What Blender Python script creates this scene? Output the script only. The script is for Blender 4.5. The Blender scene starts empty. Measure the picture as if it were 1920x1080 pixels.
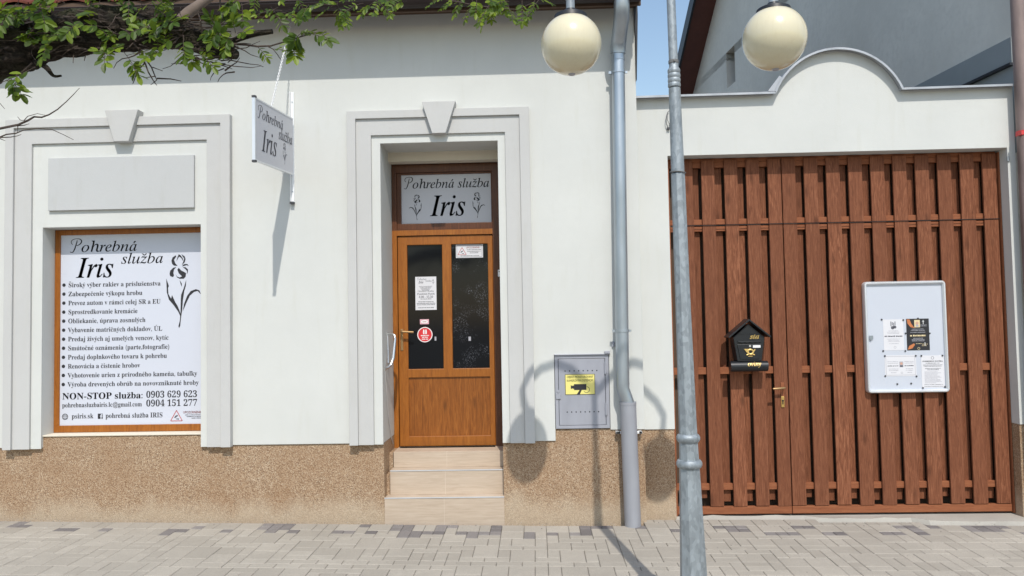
import bpy, bmesh, math, random, unicodedata
from mathutils import Vector, Matrix, noise
from mathutils.geometry import tessellate_polygon

sc = bpy.context.scene
COL = sc.collection
R = math.radians

# ------------------------------------------------------------------ camera, light, exposure
cd = bpy.data.cameras.new('camera')
cam = bpy.data.objects.new('camera', cd)
COL.objects.link(cam)
cd.sensor_width = 36.0
cd.lens = 36.0 * 1420.0 / 1920.0
cd.clip_end = 2000
yaw, pitch, roll = -0.03053406, 0.04291875, -0.01803655
fwd = Vector((math.sin(yaw) * math.cos(pitch), math.cos(yaw) * math.cos(pitch), math.sin(pitch)))
rt = Vector((math.cos(yaw), -math.sin(yaw), 0)); up = rt.cross(fwd)
r2 = rt * math.cos(roll) + up * math.sin(roll); u2 = -rt * math.sin(roll) + up * math.cos(roll)
m3 = Matrix((r2, u2, -fwd)).transposed()
cam.matrix_world = Matrix.Translation((0.841, -7.1, 1.857)) @ m3.to_4x4()
sc.camera = cam

SUN_DIR = Vector((-0.372, 2.40, -3.0)).normalized()
elev = math.asin(-SUN_DIR.z)
az = math.atan2(-SUN_DIR.x, -SUN_DIR.y)
world = bpy.data.worlds.new('World'); sc.world = world; world.use_nodes = True
wn = world.node_tree; wn.nodes.clear()
sky = wn.nodes.new('ShaderNodeTexSky'); sky.sky_type = 'NISHITA'; sky.sun_disc = False
sky.sun_elevation = elev; sky.sun_rotation = az; sky.air_density = 1.4; sky.dust_density = 1.0; sky.ozone_density = 1.0
bg = wn.nodes.new('ShaderNodeBackground'); bg.inputs[1].default_value = 0.12
wo = wn.nodes.new('ShaderNodeOutputWorld')
wn.links.new(sky.outputs[0], bg.inputs[0]); wn.links.new(bg.outputs[0], wo.inputs[0])
sl = bpy.data.lights.new('sun', 'SUN'); sl.energy = 2.45; sl.angle = R(0.55); sl.color = (1.0, 0.95, 0.87)
so = bpy.data.objects.new('sun', sl); COL.objects.link(so)
so.rotation_euler = SUN_DIR.to_track_quat('-Z', 'Y').to_euler(); so.location = (3, -8, 10)
sc.view_settings.view_transform = 'Standard'; sc.view_settings.look = 'None'
sc.view_settings.gamma = 1.0; sc.view_settings.use_curve_mapping = False
sc.view_settings.exposure = 0.5
sc.cycles.max_bounces = 8; sc.cycles.diffuse_bounces = 4

# ------------------------------------------------------------------ materials
class NT:
    def __init__(s, name):
        s.m = bpy.data.materials.new(name); s.m.use_nodes = True
        s.t = s.m.node_tree; s.b = s.t.nodes['Principled BSDF']; s.out = s.t.nodes['Material Output']
    def n(s, t, **kw):
        x = s.t.nodes.new(t)
        for k, v in kw.items(): setattr(x, k, v)
        return x
    def l(s, a, b): s.t.links.new(a, b)
    def coord(s, scale=(1, 1, 1), loc=(0, 0, 0), island=False):
        tc = s.n('ShaderNodeNewGeometry'); mp = s.n('ShaderNodeMapping')
        mp.inputs['Scale'].default_value = scale; mp.inputs['Location'].default_value = loc
        if island:
            ad = s.n('ShaderNodeVectorMath', operation='MULTIPLY_ADD')
            cb = s.n('ShaderNodeCombineXYZ')
            for i in range(3): s.l(tc.outputs['Random Per Island'], cb.inputs[i])
            s.l(cb.outputs[0], ad.inputs[0]); ad.inputs[1].default_value = (37, 23, 51); s.l(tc.outputs['Position'], ad.inputs[2])
            s.l(ad.outputs[0], mp.inputs['Vector'])
        else: s.l(tc.outputs['Position'], mp.inputs['Vector'])
        return mp.outputs[0]
    def noise(s, vec, scale, detail=4, rough=.55, dist=0):
        x = s.n('ShaderNodeTexNoise'); x.inputs['Scale'].default_value = scale; x.inputs['Detail'].default_value = detail
        x.inputs['Roughness'].default_value = rough; x.inputs['Distortion'].default_value = dist
        s.l(vec, x.inputs['Vector']); return x.outputs['Fac']
    def ramp(s, fac, stops, interp='LINEAR'):
        x = s.n('ShaderNodeValToRGB'); e = x.color_ramp.elements; x.color_ramp.interpolation = interp
        while len(e) < len(stops): e.new(.5)
        for el, (p, c) in zip(e, stops):
            el.position = p; el.color = (c, c, c, 1) if isinstance(c, (int, float)) else (*c, 1)
        s.l(fac, x.inputs[0]); return x.outputs[0]
    def mix(s, fac, a, b, mode='MIX'):
        x = s.n('ShaderNodeMix', data_type='RGBA', blend_type=mode)
        for v, i in ((fac, 0), (a, 6), (b, 7)):
            if hasattr(v, 'links'): s.l(v, x.inputs[i])
            elif i == 0: x.inputs[0].default_value = v
            else: x.inputs[i].default_value = (*v, 1) if not isinstance(v, (int, float)) else (v, v, v, 1)
        return x.outputs[2]
    def math(s, op, a, b=0.0):
        x = s.n('ShaderNodeMath', operation=op)
        for i, v in enumerate((a, b)):
            if hasattr(v, 'links'): s.l(v, x.inputs[i])
            else: x.inputs[i].default_value = v
        return x.outputs[0]
    def xyz(s):
        g = s.n('ShaderNodeNewGeometry'); p = s.n('ShaderNodeSeparateXYZ'); s.l(g.outputs['Position'], p.inputs[0]); return p.outputs
    def island(s): return s.n('ShaderNodeNewGeometry').outputs['Random Per Island']
    def base(s, c, rough=.6, metal=0.0, spec=.5):
        if hasattr(c, 'links'): s.l(c, s.b.inputs['Base Color'])
        else: s.b.inputs['Base Color'].default_value = (*c, 1)
        if hasattr(rough, 'links'): s.l(rough, s.b.inputs['Roughness'])
        else: s.b.inputs['Roughness'].default_value = rough
        s.b.inputs['Metallic'].default_value = metal; s.b.inputs['Specular IOR Level'].default_value = spec
    def bump(s, h, strength=.3, dist=.005):
        x = s.n('ShaderNodeBump'); x.inputs['Strength'].default_value = strength; x.inputs['Distance'].default_value = dist
        s.l(h, x.inputs['Height']); s.l(x.outputs[0], s.b.inputs['Normal'])

def plain(name, c, rough=.5, metal=0.0, var=.12, scale=8, bump=0.0, spec=.5):
    k = NT(name); v = k.coord()
    f = k.noise(v, scale, 5)
    k.base(k.mix(f, tuple(x * (1 - var) for x in c), tuple(min(1, x * (1 + var)) for x in c)), rough, metal, spec)
    if bump: k.bump(k.noise(v, scale * 20, 3), bump, .002)
    return k.m

def plaster(name, c, grime=.10, bscale=160, bstr=.35, streak=True, mott=.3):
    k = NT(name); v = k.coord()
    f1 = k.noise(v, .9, 5, .6); f2 = k.noise(v, 14, 4); f3 = k.noise(k.coord((5, 5, .7)), 2.4, 4)
    a = k.mix(k.ramp(f1, [(.35, 0.0), (.7, 1.0)]), tuple(x * (1 - grime * .55) for x in c), c)
    a = k.mix(k.math('MULTIPLY', k.ramp(f2, [(.3, 1.0), (.55, 0.0)]), mott), a, tuple(x * (.93 if mott < .5 else .86) for x in c))
    if streak: a = k.mix(k.math('MULTIPLY', k.ramp(f3, [(.56, 0.0), (.75, 1.0)]), .35), a, (c[0] * .86, c[1] * .85, c[2] * .8))
    k.base(a, .92, spec=.2)
    h = k.math('ADD', k.noise(v, bscale, 3), k.math('MULTIPLY', k.noise(v, 9, 3), 1.2))
    k.bump(h, bstr, .0035)
    return k.m

M = {}
M['wall'] = plaster('white_plaster', (.63, .64, .615), .16)
M['trim'] = plaster('grey_trim_plaster', (.535, .535, .525), .12)
M['panelgrey'] = plaster('grey_panel_plaster', (.505, .515, .515), .07)
M['greywall'] = plaster('grey_render', (.78, .755, .69), .3, 17, 1.0, True, .8)
M['slate'] = plaster('dark_render', (.31, .34, .35), .2, 26, .9)

def plinth():
    k = NT('pebble_plinth'); v = k.coord()
    vo = k.n('ShaderNodeTexVoronoi'); vo.inputs['Scale'].default_value = 165; k.l(v, vo.inputs['Vector'])
    sep = k.n('ShaderNodeSeparateColor'); k.l(vo.outputs['Color'], sep.inputs[0])
    c = k.ramp(sep.outputs[0], [(0, (.17, .105, .062)), (.3, (.30, .197, .120)), (.62, (.42, .292, .185)), (.85, (.50, .37, .25)), (1, (.57, .47, .35))])
    c = k.mix(k.math('MULTIPLY', k.ramp(k.noise(v, 3.0, 4), [(.35, 1.0), (.65, 0.0)]), .35), c, (.30, .17, .085))
    p = k.xyz(); z = p[2]
    hgt = k.n('ShaderNodeMapRange'); hgt.inputs[1].default_value = .02; hgt.inputs[2].default_value = .42; hgt.inputs[3].default_value = 1; hgt.inputs[4].default_value = 0
    k.l(z, hgt.inputs[0])
    f = k.noise(k.coord((1, 1, .45)), 2.6, 6, .6)
    eff = k.ramp(k.math('ADD', k.math('MULTIPLY', hgt.outputs[0], .62), k.math('MULTIPLY', f, .75)), [(.66, 0.0), (.9, 1.0)])
    c = k.mix(k.math('MULTIPLY', eff, .5), c, (.55, .46, .345))
    k.base(c, .75, spec=.35); k.bump(vo.outputs['Distance'], .8, .0045)
    return k.m
M['plinth'] = plinth()

def wood(name, dark, mid, light, sc_=(18, 18, 1.3), rough=.55, pervar=.35, knots=True, bump=.25, axis='z'):
    k = NT(name)
    if axis == 'x': sc_ = (sc_[2], sc_[1], sc_[0])
    v = k.coord(sc_, island=True)
    f = k.noise(v, 2.2, 6, .62, 2.6 if knots else 1.6)
    fine = k.noise(k.coord(tuple(x * 5 for x in sc_), island=True), 3, 3)
    c = k.ramp(f, [(.25, dark), (.5, mid), (.75, light)])
    c = k.mix(k.math('MULTIPLY', k.ramp(fine, [(.35, 1.0), (.6, 0.0)]), .35), c, dark)
    if knots:
        vo = k.n('ShaderNodeTexVoronoi'); vo.inputs['Scale'].default_value = 1.0
        k.l(k.coord((7, 7, 2.2), island=True), vo.inputs['Vector'])
        kn = k.ramp(vo.outputs['Distance'], [(.05, 1.0), (.19, 0.0)])
        c = k.mix(k.math('MULTIPLY', kn, .6), c, tuple(x * .45 for x in dark))
    if pervar:
        r = k.island()
        c = k.mix(k.math('MULTIPLY', r, pervar), c, tuple(x * .62 for x in mid))
    k.base(c, rough, spec=.4 if rough < .5 else .2); k.bump(k.math('ADD', f, fine), bump, .002)
    return k.m
M['gatewood'] = wood('brown_gate_wood', (.09, .030, .014), (.225, .081, .040), (.38, .16, .083), pervar=.5, rough=.7, bump=.5)
M['railwood'] = wood('gate_rail_wood', (.19, .065, .030), (.28, .10, .046), (.34, .135, .062), axis='x', rough=.7, knots=False, pervar=.2)
M['oak'] = wood('golden_oak', (.19, .058, .008), (.32, .105, .013), (.39, .145, .022), rough=.38, pervar=0, knots=False, bump=.05)
M['oakpanel'] = wood('golden_oak_panel', (.125, .038, .006), (.26, .082, .012), (.37, .135, .026), sc_=(11, 11, .9), rough=.38, pervar=0, bump=.05)
M['oakshade'] = wood('shaded_oak_frame', (.06, .021, .009), (.11, .037, .014), (.155, .054, .02), rough=.4, pervar=0, knots=False, bump=.05)  # oak darkened, the shade of the door recess put into the colour

def tile():
    k = NT('beige_step_tile'); v = k.coord((1.2, 1, 16))
    f = k.noise(v, 3.5, 5, .6, .6)
    k.base(k.ramp(f, [(.25, (.42, .33, .25)), (.55, (.505, .41, .318)), (.8, (.56, .47, .38))]), .5, spec=.4)
    return k.m
M['tile'] = tile()

def metal(name, c, rough=.42, met=.75, spangle=True, var=.3):
    k = NT(name); v = k.coord()
    if spangle:
        vo = k.n('ShaderNodeTexVoronoi'); vo.inputs['Scale'].default_value = 55; k.l(k.coord((1, 1, .55)), vo.inputs['Vector'])
        sep = k.n('ShaderNodeSeparateColor'); k.l(vo.outputs['Color'], sep.inputs[0])
        f = k.math('ADD', k.math('MULTIPLY', sep.outputs[0], .35), k.math('MULTIPLY', k.noise(k.coord((1, 1, .35)), 9, 5, .65), .65))
    else: f = k.noise(k.coord((1, 1, .3)), 7, 5)
    k.base(k.mix(k.ramp(f, [(.3, 0.0), (.7, 1.0)]), tuple(x * (1 - var) for x in c), tuple(min(1, x * (1 + var)) for x in c)),
           k.math('ADD', k.math('MULTIPLY', f, .25), rough - .12), met)
    return k.m
M['galv'] = metal('galvanised_steel', (.30, .335, .36), .55, .45, True, .2)
M['zinc'] = metal('zinc_sheet', (.42, .465, .51), .36, .8, False, .12)
M['silver'] = metal('silver_paint', (.34, .35, .385), .55, .25, False, .08)
M['cabinet'] = metal('cabinet_grey_paint', (.34, .35, .395), .5, .15, False, .08)
M['coping'] = metal('coping_sheet', (.40, .415, .44), .45, .4, False, .15)
M['rust'] = metal('weathered_brown_metal', (.235, .175, .16), .6, .1, False, .3)
M['brass'] = metal('brass', (.70, .47, .16), .35, .85, False, .1)
M['bronze'] = metal('bronze_handle', (.42, .27, .13), .4, .7, False, .15)
M['alu'] = metal('aluminium_profile', (.72, .74, .77), .38, .55, False, .05)
M['chrome'] = metal('brushed_steel', (.72, .72, .72), .28, .9, False, .05)
M['black'] = plain('black_paint', (.018, .019, .022), .42, 0, .3, 20)
M['blackmetal'] = plain('black_mailbox_metal', (.016, .018, .021), .38, .2, .25, 30, .08)
M['ink'] = plain('black_ink', (.018, .018, .022), .6, 0, .05)
M['greyink'] = plain('grey_ink', (.10, .10, .12), .6, 0, .05)
M['paleink'] = plain('pale_grey_ink', (.38, .38, .42), .6, 0, .05)
M['film'] = plain('printed_white_film', (.575, .60, .675), .35, 0, .02, 3)
M['signface'] = plain('grey_white_sign', (.555, .56, .60), .4, 0, .03, 3)
M['paper'] = plain('white_paper', (.66, .66, .69), .6, 0, .02, 5)
M['whiteboard'] = plain('noticeboard_back', (.53, .565, .635), .3, 0, .03, 3)
M['red'] = plain('red_print', (.62, .028, .035), .45, 0, .05)
M['dullred'] = plain('dull_red_print', (.45, .09, .09), .5, 0, .05)
M['pink'] = plain('pale_pink_print', (.70, .40, .46), .5, 0, .05)
M['yellow'] = plain('yellow_sign', (.78, .70, .22), .45, 0, .05)
M['gold'] = plain('gold_lettering', (.72, .50, .17), .35, .5, .15, 60)
M['goldtext'] = plain('pale_gold_print', (.68, .56, .33), .5, 0, .1)
M['orange'] = plain('orange_print', (.50, .17, .06), .5, 0, .35, 40)
M['whiteprint'] = plain('white_print', (.78, .78, .78), .5, 0, .03)
M['skin'] = plain('skin_print', (.55, .33, .25), .5, 0, .05)
M['whitepaint'] = plain('white_painted_metal', (.80, .81, .82), .4, .1, .04, 9)
M['darkcap'] = plain('dark_plastic', (.05, .05, .055), .5, 0, .1)
M['gutter'] = plain('dark_brown_gutter', (.016, .008, .007), .5, .1, .3, 12)
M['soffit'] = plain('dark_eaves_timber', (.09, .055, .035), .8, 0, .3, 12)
M['barge'] = plain('black_barge_sheet', (.012, .013, .018), .45, .1, .3, 5)
M['redtape'] = plain('red_tape', (.62, .05, .05), .5, 0, .2)
M['cable'] = plain('grey_cable', (.16, .16, .16), .6, 0, .1)
M['whitecable'] = plain('grey_cord', (.42, .41, .40), .6, 0, .1)
M['concrete'] = plaster('pale_concrete', (.46, .435, .385), .4, 60, .9, False)
M['sealwhite'] = plain('white_threshold', (.76, .76, .77), .5, 0, .05)
M['tilejoint'] = plain('tile_joint_grout', (.60, .52, .43), .8, 0, .05)
M['vergeboard'] = plain('red_brown_verge_board', (.105, .036, .028), .7, 0, .25, 6)
M['inside'] = plain('dark_interior', (.01, .01, .011), .8)
M['screed'] = plaster('beige_reveal_plaster', (.72, .66, .55), .14, 120, .4)

def darkglass():
    k = NT('dark_door_glass'); v = k.coord()
    sp = k.ramp(k.noise(v, 75, 5, .7), [(.54, 0.0), (.66, 1.0)])
    p = k.xyz()
    # dried glue and dirt left on the right pane, in an uneven patch
    a = k.math('MULTIPLY', sp, k.ramp(k.noise(v, 5, 3), [(.48, 0.0), (.62, 1.0)]))
    a = k.math('MULTIPLY', a, k.math('GREATER_THAN', p[0], -.03))
    k.base(k.mix(k.math('MULTIPLY', a, .8), (.008, .009, .011), (.17, .18, .21)), .08, spec=.22)
    return k.m
M['darkglass'] = darkglass()
def globe():
    k = NT('cream_globe_acrylic'); v = k.coord((1, 1, .06))
    f = k.noise(v, 70, 3)
    k.base(k.mix(k.ramp(f, [(.5, 0.0), (.8, 1.0)]), (.70, .635, .45), (.67, .60, .42)), .22, spec=.5)
    k.b.inputs['Subsurface Weight'].default_value = .12
    k.b.inputs['Subsurface Radius'].default_value = (.06, .05, .03)
    k.b.inputs['Coat Weight'].default_value = .5; k.b.inputs['Coat Roughness'].default_value = .12
    return k.m
M['globe'] = globe()
def bark():
    k = NT('bark'); v = k.coord()
    g = k.coord((1.4, 3, 5.5))
    f = k.noise(g, 9, 7, .7, 1.2); f2 = k.noise(v, 45, 4)
    c = k.ramp(f, [(.34, (.006, .005, .004)), (.5, (.03, .023, .018)), (.72, (.105, .083, .066))])
    c = k.mix(k.math('MULTIPLY', k.ramp(k.noise(v, 4.5, 4), [(.5, 0.0), (.68, 1.0)]), .5), c, (.06, .075, .03))
    k.base(c, .9, spec=.2); k.bump(k.math('ADD', f, k.math('MULTIPLY', f2, .4)), 1.0, .02)
    return k.m
M['bark'] = bark()
M['twig'] = plain('twig_bark', (.068, .048, .038), .85, 0, .35, 40)
M['tanbark'] = plain('tan_branch_bark', (.16, .12, .095), .85, 0, .3, 30, .3)
def leaf(name, lo, mid, hi):
    k = NT(name); r = k.island()
    c = k.ramp(r, [(0, lo), (.5, mid), (1, hi)])
    k.base(c, .45, spec=.35)
    tr = k.n('ShaderNodeBsdfTranslucent'); k.l(k.mix(.5, c, (.35, .45, .04)), tr.inputs[0])
    mx = k.n('ShaderNodeMixShader'); mx.inputs[0].default_value = .42
    k.l(k.b.outputs[0], mx.inputs[1]); k.l(tr.outputs[0], mx.inputs[2]); k.l(mx.outputs[0], k.out.inputs[0])
    return k.m
M['leaf'] = leaf('locust_leaf', (.022, .050, .008), (.060, .115, .012), (.20, .28, .022))
def paver(name, lo, hi):
    k = NT(name); v = k.coord(island=True); r = k.island()
    c = k.ramp(r, [(0, lo), (1, hi)])
    c = k.mix(k.math('MULTIPLY', k.ramp(k.noise(v, 120, 3), [(.3, 1.0), (.55, 0.0)]), .45), c, tuple(x * .62 for x in lo))
    w = k.coord()
    c = k.mix(k.math('MULTIPLY', k.ramp(k.noise(w, 1.3, 5, .65), [(.4, 1.0), (.65, 0.0)]), .35), c, tuple(x * .72 for x in lo))
    c = k.mix(k.math('MULTIPLY', k.ramp(k.noise(w, 6, 5, .7), [(.58, 0.0), (.75, 1.0)]), .3), c, tuple(min(1, x * 1.22) for x in hi))
    k.base(c, .9, spec=.25); k.bump(k.noise(v, 260, 3), .5, .002)
    return k.m
M['paver'] = paver('beige_grey_paver', (.372, .338, .288), (.445, .407, .348))
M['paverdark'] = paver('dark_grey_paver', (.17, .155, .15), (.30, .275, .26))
M['joint'] = plain('joint_sand', (.19, .175, .15), .95, 0, .3, 20)
M['asphalt'] = plain('asphalt', (.055, .055, .056), .9, 0, .3, 30, .4)
M['rooftile'] = wood('red_brown_roof_tile', (.09, .024, .014), (.14, .038, .02), (.19, .055, .03), sc_=(4, 4, 4), pervar=.5, knots=False)
M['kerb'] = plaster('kerb_concrete', (.42, .41, .39), .2, 60, .8, False)

# ------------------------------------------------------------------ mesh builder
class MB:
    def __init__(s): s.v = []; s.f = []; s.m = []
    def add(s, vs, fs, mi=0):
        o = len(s.v); s.v += [tuple(x) for x in vs]; s.f += [tuple(i + o for i in f) for f in fs]; s.m += [mi] * len(fs)
    def box(s, x0, x1, y0, y1, z0, z1, mi=0):
        s.add([(x0, y0, z0), (x1, y0, z0), (x1, y1, z0), (x0, y1, z0), (x0, y0, z1), (x1, y0, z1), (x1, y1, z1), (x0, y1, z1)],
              [(0, 1, 5, 4), (1, 2, 6, 5), (2, 3, 7, 6), (3, 0, 4, 7), (4, 5, 6, 7), (3, 2, 1, 0)], mi)
    def obox(s, c, ax, ay, az, mi=0):
        c, ax, ay, az = map(Vector, (c, ax, ay, az))
        s.add([c + ax * i + ay * j + az * k for k in (-1, 1) for i, j in ((-1, -1), (1, -1), (1, 1), (-1, 1))],
              [(0, 1, 5, 4), (1, 2, 6, 5), (2, 3, 7, 6), (3, 0, 4, 7), (4, 5, 6, 7), (3, 2, 1, 0)], mi)
    def prism(s, poly, y0, y1, mi=0):                # outline in x, z, thickness in y
        n = len(poly); vs = [(x, y0, z) for x, z in poly] + [(x, y1, z) for x, z in poly]
        tri = tessellate_polygon([[Vector((x, z, 0)) for x, z in poly]])
        ar = sum(poly[i][0] * poly[(i + 1) % n][1] - poly[(i + 1) % n][0] * poly[i][1] for i in range(n))
        fs = []
        for t in tri:
            a, b, c = [poly[i] for i in t]
            if (b[0] - a[0]) * (c[1] - a[1]) - (c[0] - a[0]) * (b[1] - a[1]) < 0: t = t[::-1]
            fs.append(tuple(t)); fs.append(tuple(i + n for i in reversed(t)))
        for i in range(n):
            j = (i + 1) % n
            fs.append((j, i, i + n, j + n) if ar > 0 else (i, j, j + n, i + n))
        s.add(vs, fs, mi)
    def tube(s, pts, rad, n=12, cap=True, rot=0.0, mi=0):
        pts = [Vector(p) for p in pts]; rad = rad if isinstance(rad, (list, tuple)) else [rad] * len(pts)
        vs = []; fs = []; prev = None
        for i, p in enumerate(pts):
            t = (pts[min(i + 1, len(pts) - 1)] - pts[max(i - 1, 0)]).normalized()
            if prev is None:
                a = Vector((0, 0, 1)) if abs(t.z) < .9 else Vector((0, -1, 0))
                u = (a - t * a.dot(t)).normalized()
            else: u = (prev - t * prev.dot(t)).normalized()
            prev = u; w = t.cross(u)
            for k in range(n):
                q = 2 * math.pi * k / n + rot
                vs.append(p + (u * math.cos(q) + w * math.sin(q)) * rad[i])
        for i in range(len(pts) - 1):
            for k in range(n):
                k2 = (k + 1) % n
                fs.append((i * n + k, i * n + k2, (i + 1) * n + k2, (i + 1) * n + k))
        if cap: fs.append(tuple(range(n))[::-1]); fs.append(tuple(range((len(pts) - 1) * n, len(pts) * n)))
        s.add(vs, fs, mi)
    def lathe(s, prof, c=(0, 0, 0), n=32, mi=0, axis='z'):   # profile of (radius, height)
        vs = []; fs = []
        for r, h in prof:
            for k in range(n):
                q = 2 * math.pi * k / n; a, b = r * math.cos(q), r * math.sin(q)
                vs.append((c[0] + a, c[1] + b, c[2] + h) if axis == 'z' else (c[0] + a, c[1] - h, c[2] + b) if axis == 'y' else (c[0] + h, c[1] + a, c[2] + b))
        for i in range(len(prof) - 1):
            for k in range(n):
                k2 = (k + 1) % n; fs.append((i * n + k, i * n + k2, (i + 1) * n + k2, (i + 1) * n + k))
        s.add(vs, fs, mi)
    def cells(s, xs, zs, solid, y0, y1, mi=0):       # wall made of grid cells, faces only on its real surfaces
        xs = sorted(set(xs)); zs = sorted(set(zs)); nx, nz = len(xs) - 1, len(zs) - 1
        on = [[solid((xs[i] + xs[i + 1]) / 2, (zs[k] + zs[k + 1]) / 2) for k in range(nz)] for i in range(nx)]
        idx = {}
        def V(i, k, y):
            key = (i, k, y)
            if key not in idx: idx[key] = len(s.v); s.v.append((xs[i], y, zs[k]))
            return idx[key]
        def F(*q): s.f.append(q); s.m.append(mi)
        for i in range(nx):
            for k in range(nz):
                if not on[i][k]: continue
                F(V(i, k, y0), V(i + 1, k, y0), V(i + 1, k + 1, y0), V(i, k + 1, y0))
                F(V(i, k, y1), V(i, k + 1, y1), V(i + 1, k + 1, y1), V(i + 1, k, y1))
                if i == 0 or not on[i - 1][k]: F(V(i, k, y1), V(i, k, y0), V(i, k + 1, y0), V(i, k + 1, y1))
                if i == nx - 1 or not on[i + 1][k]: F(V(i + 1, k, y0), V(i + 1, k, y1), V(i + 1, k + 1, y1), V(i + 1, k + 1, y0))
                if k == 0 or not on[i][k - 1]: F(V(i, k, y1), V(i + 1, k, y1), V(i + 1, k, y0), V(i, k, y0))
                if k == nz - 1 or not on[i][k + 1]: F(V(i, k + 1, y0), V(i + 1, k + 1, y0), V(i + 1, k + 1, y1), V(i, k + 1, y1))
    def build(s, name, mats, parent=None, bevel=0, smooth=False, loc=None, seg=2):
        me = bpy.data.meshes.new(name)
        root = parent
        while root is not None and root.parent is not None: root = root.parent
        if parent is not None: L = Vector(root.location)
        elif loc is not None: L = Vector(loc)
        else:
            L = Vector(((min(v[0] for v in s.v) + max(v[0] for v in s.v)) / 2, (min(v[1] for v in s.v) + max(v[1] for v in s.v)) / 2, min(v[2] for v in s.v)))
        me.from_pydata([tuple(Vector(v) - L) for v in s.v], [], s.f)
        mats = mats if isinstance(mats, (list, tuple)) else [mats]
        for m in mats: me.materials.append(M[m])
        if len(mats) > 1:
            for p, i in zip(me.polygons, s.m): p.material_index = i
        if smooth:
            for p in me.polygons: p.use_smooth = True
        me.validate(); me.update()
        o = bpy.data.objects.new(name, me); COL.objects.link(o)
        if parent is not None: o.parent = parent
        else: o.location = L
        if bevel:
            b = o.modifiers.new('bevel', 'BEVEL'); b.width = bevel; b.segments = seg; b.limit_method = 'ANGLE'; b.angle_limit = R(40)
        if smooth:
            me.set_sharp_from_angle(angle=R(40)) if hasattr(me, 'set_sharp_from_angle') else None
        return o

def tag(o, label=None, cat=None, group=None, kind=None):
    if label: o['label'] = label
    if cat: o['category'] = cat
    if group: o['group'] = group
    if kind: o['kind'] = kind
    return o
def thing(name, label, cat, loc, group=None):
    o = bpy.data.objects.new(name, None); COL.objects.link(o); o.location = loc; o.empty_display_size = .1
    return tag(o, label, cat, group)

# ------------------------------------------------------------------ lettering
SCRIPT_UP = {'B': 'ℬ', 'E': 'ℰ', 'F': 'ℱ', 'H': 'ℋ', 'I': 'ℐ', 'L': 'ℒ', 'M': 'ℳ', 'R': 'ℛ'}
SCRIPT_LO = {'e': 'ℯ', 'g': 'ℊ', 'o': 'ℴ'}
def style_char(ch, st):
    if st == 'sans': return ch
    if ch.isdigit() and ch.isascii(): return chr(0x1D7CE + int(ch)) if st in ('bold', 'bolditalic') else ch
    if 'A' <= ch <= 'Z':
        if st in ('script', 'swash'): return SCRIPT_UP.get(ch, chr(0x1D49C + ord(ch) - 65))
        return chr({'bold': 0x1D400, 'italic': 0x1D434, 'bolditalic': 0x1D468, 'boldscript': 0x1D4D0}[st] + ord(ch) - 65)
    if 'a' <= ch <= 'z':
        if st == 'swash': st = 'italic'
        if st == 'script': return SCRIPT_LO.get(ch, chr(0x1D4B6 + ord(ch) - 97))
        if st == 'italic' and ch == 'h': return 'ℎ'
        return chr({'bold': 0x1D41A, 'italic': 0x1D44E, 'bolditalic': 0x1D482, 'boldscript': 0x1D4EA}[st] + ord(ch) - 97)
    return ch
_G = {}
def _txt(s):
    c = bpy.data.curves.new('glyph', 'FONT'); c.body = s; c.resolution_u = 2
    o = bpy.data.objects.new('glyph', c); COL.objects.link(o)
    bpy.context.view_layer.update()
    ev = o.evaluated_get(bpy.context.evaluated_depsgraph_get()); me = ev.to_mesh()
    vs = [(v.co.x, v.co.y) for v in me.vertices]; fs = [tuple(p.vertices) for p in me.polygons]
    ev.to_mesh_clear(); bpy.data.objects.remove(o); bpy.data.curves.remove(c)
    return vs, fs
def stroke(pts, w):
    P = []
    m = len(pts)
    for i in range(m - 1):
        p0, p1, p2, p3 = [Vector((*pts[max(0, min(m - 1, j))], w[max(0, min(m - 1, j))])) for j in (i - 1, i, i + 1, i + 2)]
        for q in range(6):
            t = q / 6; P.append(.5 * ((2 * p1) + (p2 - p0) * t + (2 * p0 - 5 * p1 + 4 * p2 - p3) * t * t + (3 * p1 - p0 - 3 * p2 + p3) * t ** 3))
    P.append(Vector((*pts[-1], w[-1]))); vs = []; fs = []
    for i, p in enumerate(P):
        d = (P[min(i + 1, len(P) - 1)] - P[max(i - 1, 0)]).to_2d().normalized(); k = p.z / 2
        vs += [(p.x + d.y * k, p.y - d.x * k), (p.x - d.y * k, p.y + d.x * k)]
    for i in range(len(P) - 1): fs.append((i * 2, i * 2 + 2, i * 2 + 3, i * 2 + 1))
    return vs, fs
def swash_p():
    a = stroke([(-.10, .03), (-.02, -.02), (.08, .02), (.17, .20), (.26, .50), (.33, .80)], [.03, .04, .05, .06, .06, .035])
    b = stroke([(.06, .52), (-.02, .60), (-.03, .74), (.08, .86), (.28, .91), (.50, .88), (.60, .74), (.52, .56), (.36, .46), (.24, .45)], [.025, .03, .035, .035, .03, .045, .06, .055, .04, .025])
    o = len(a[0]); return a[0] + b[0], a[1] + [tuple(i + o for i in f) for f in b[1]], .60
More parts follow.
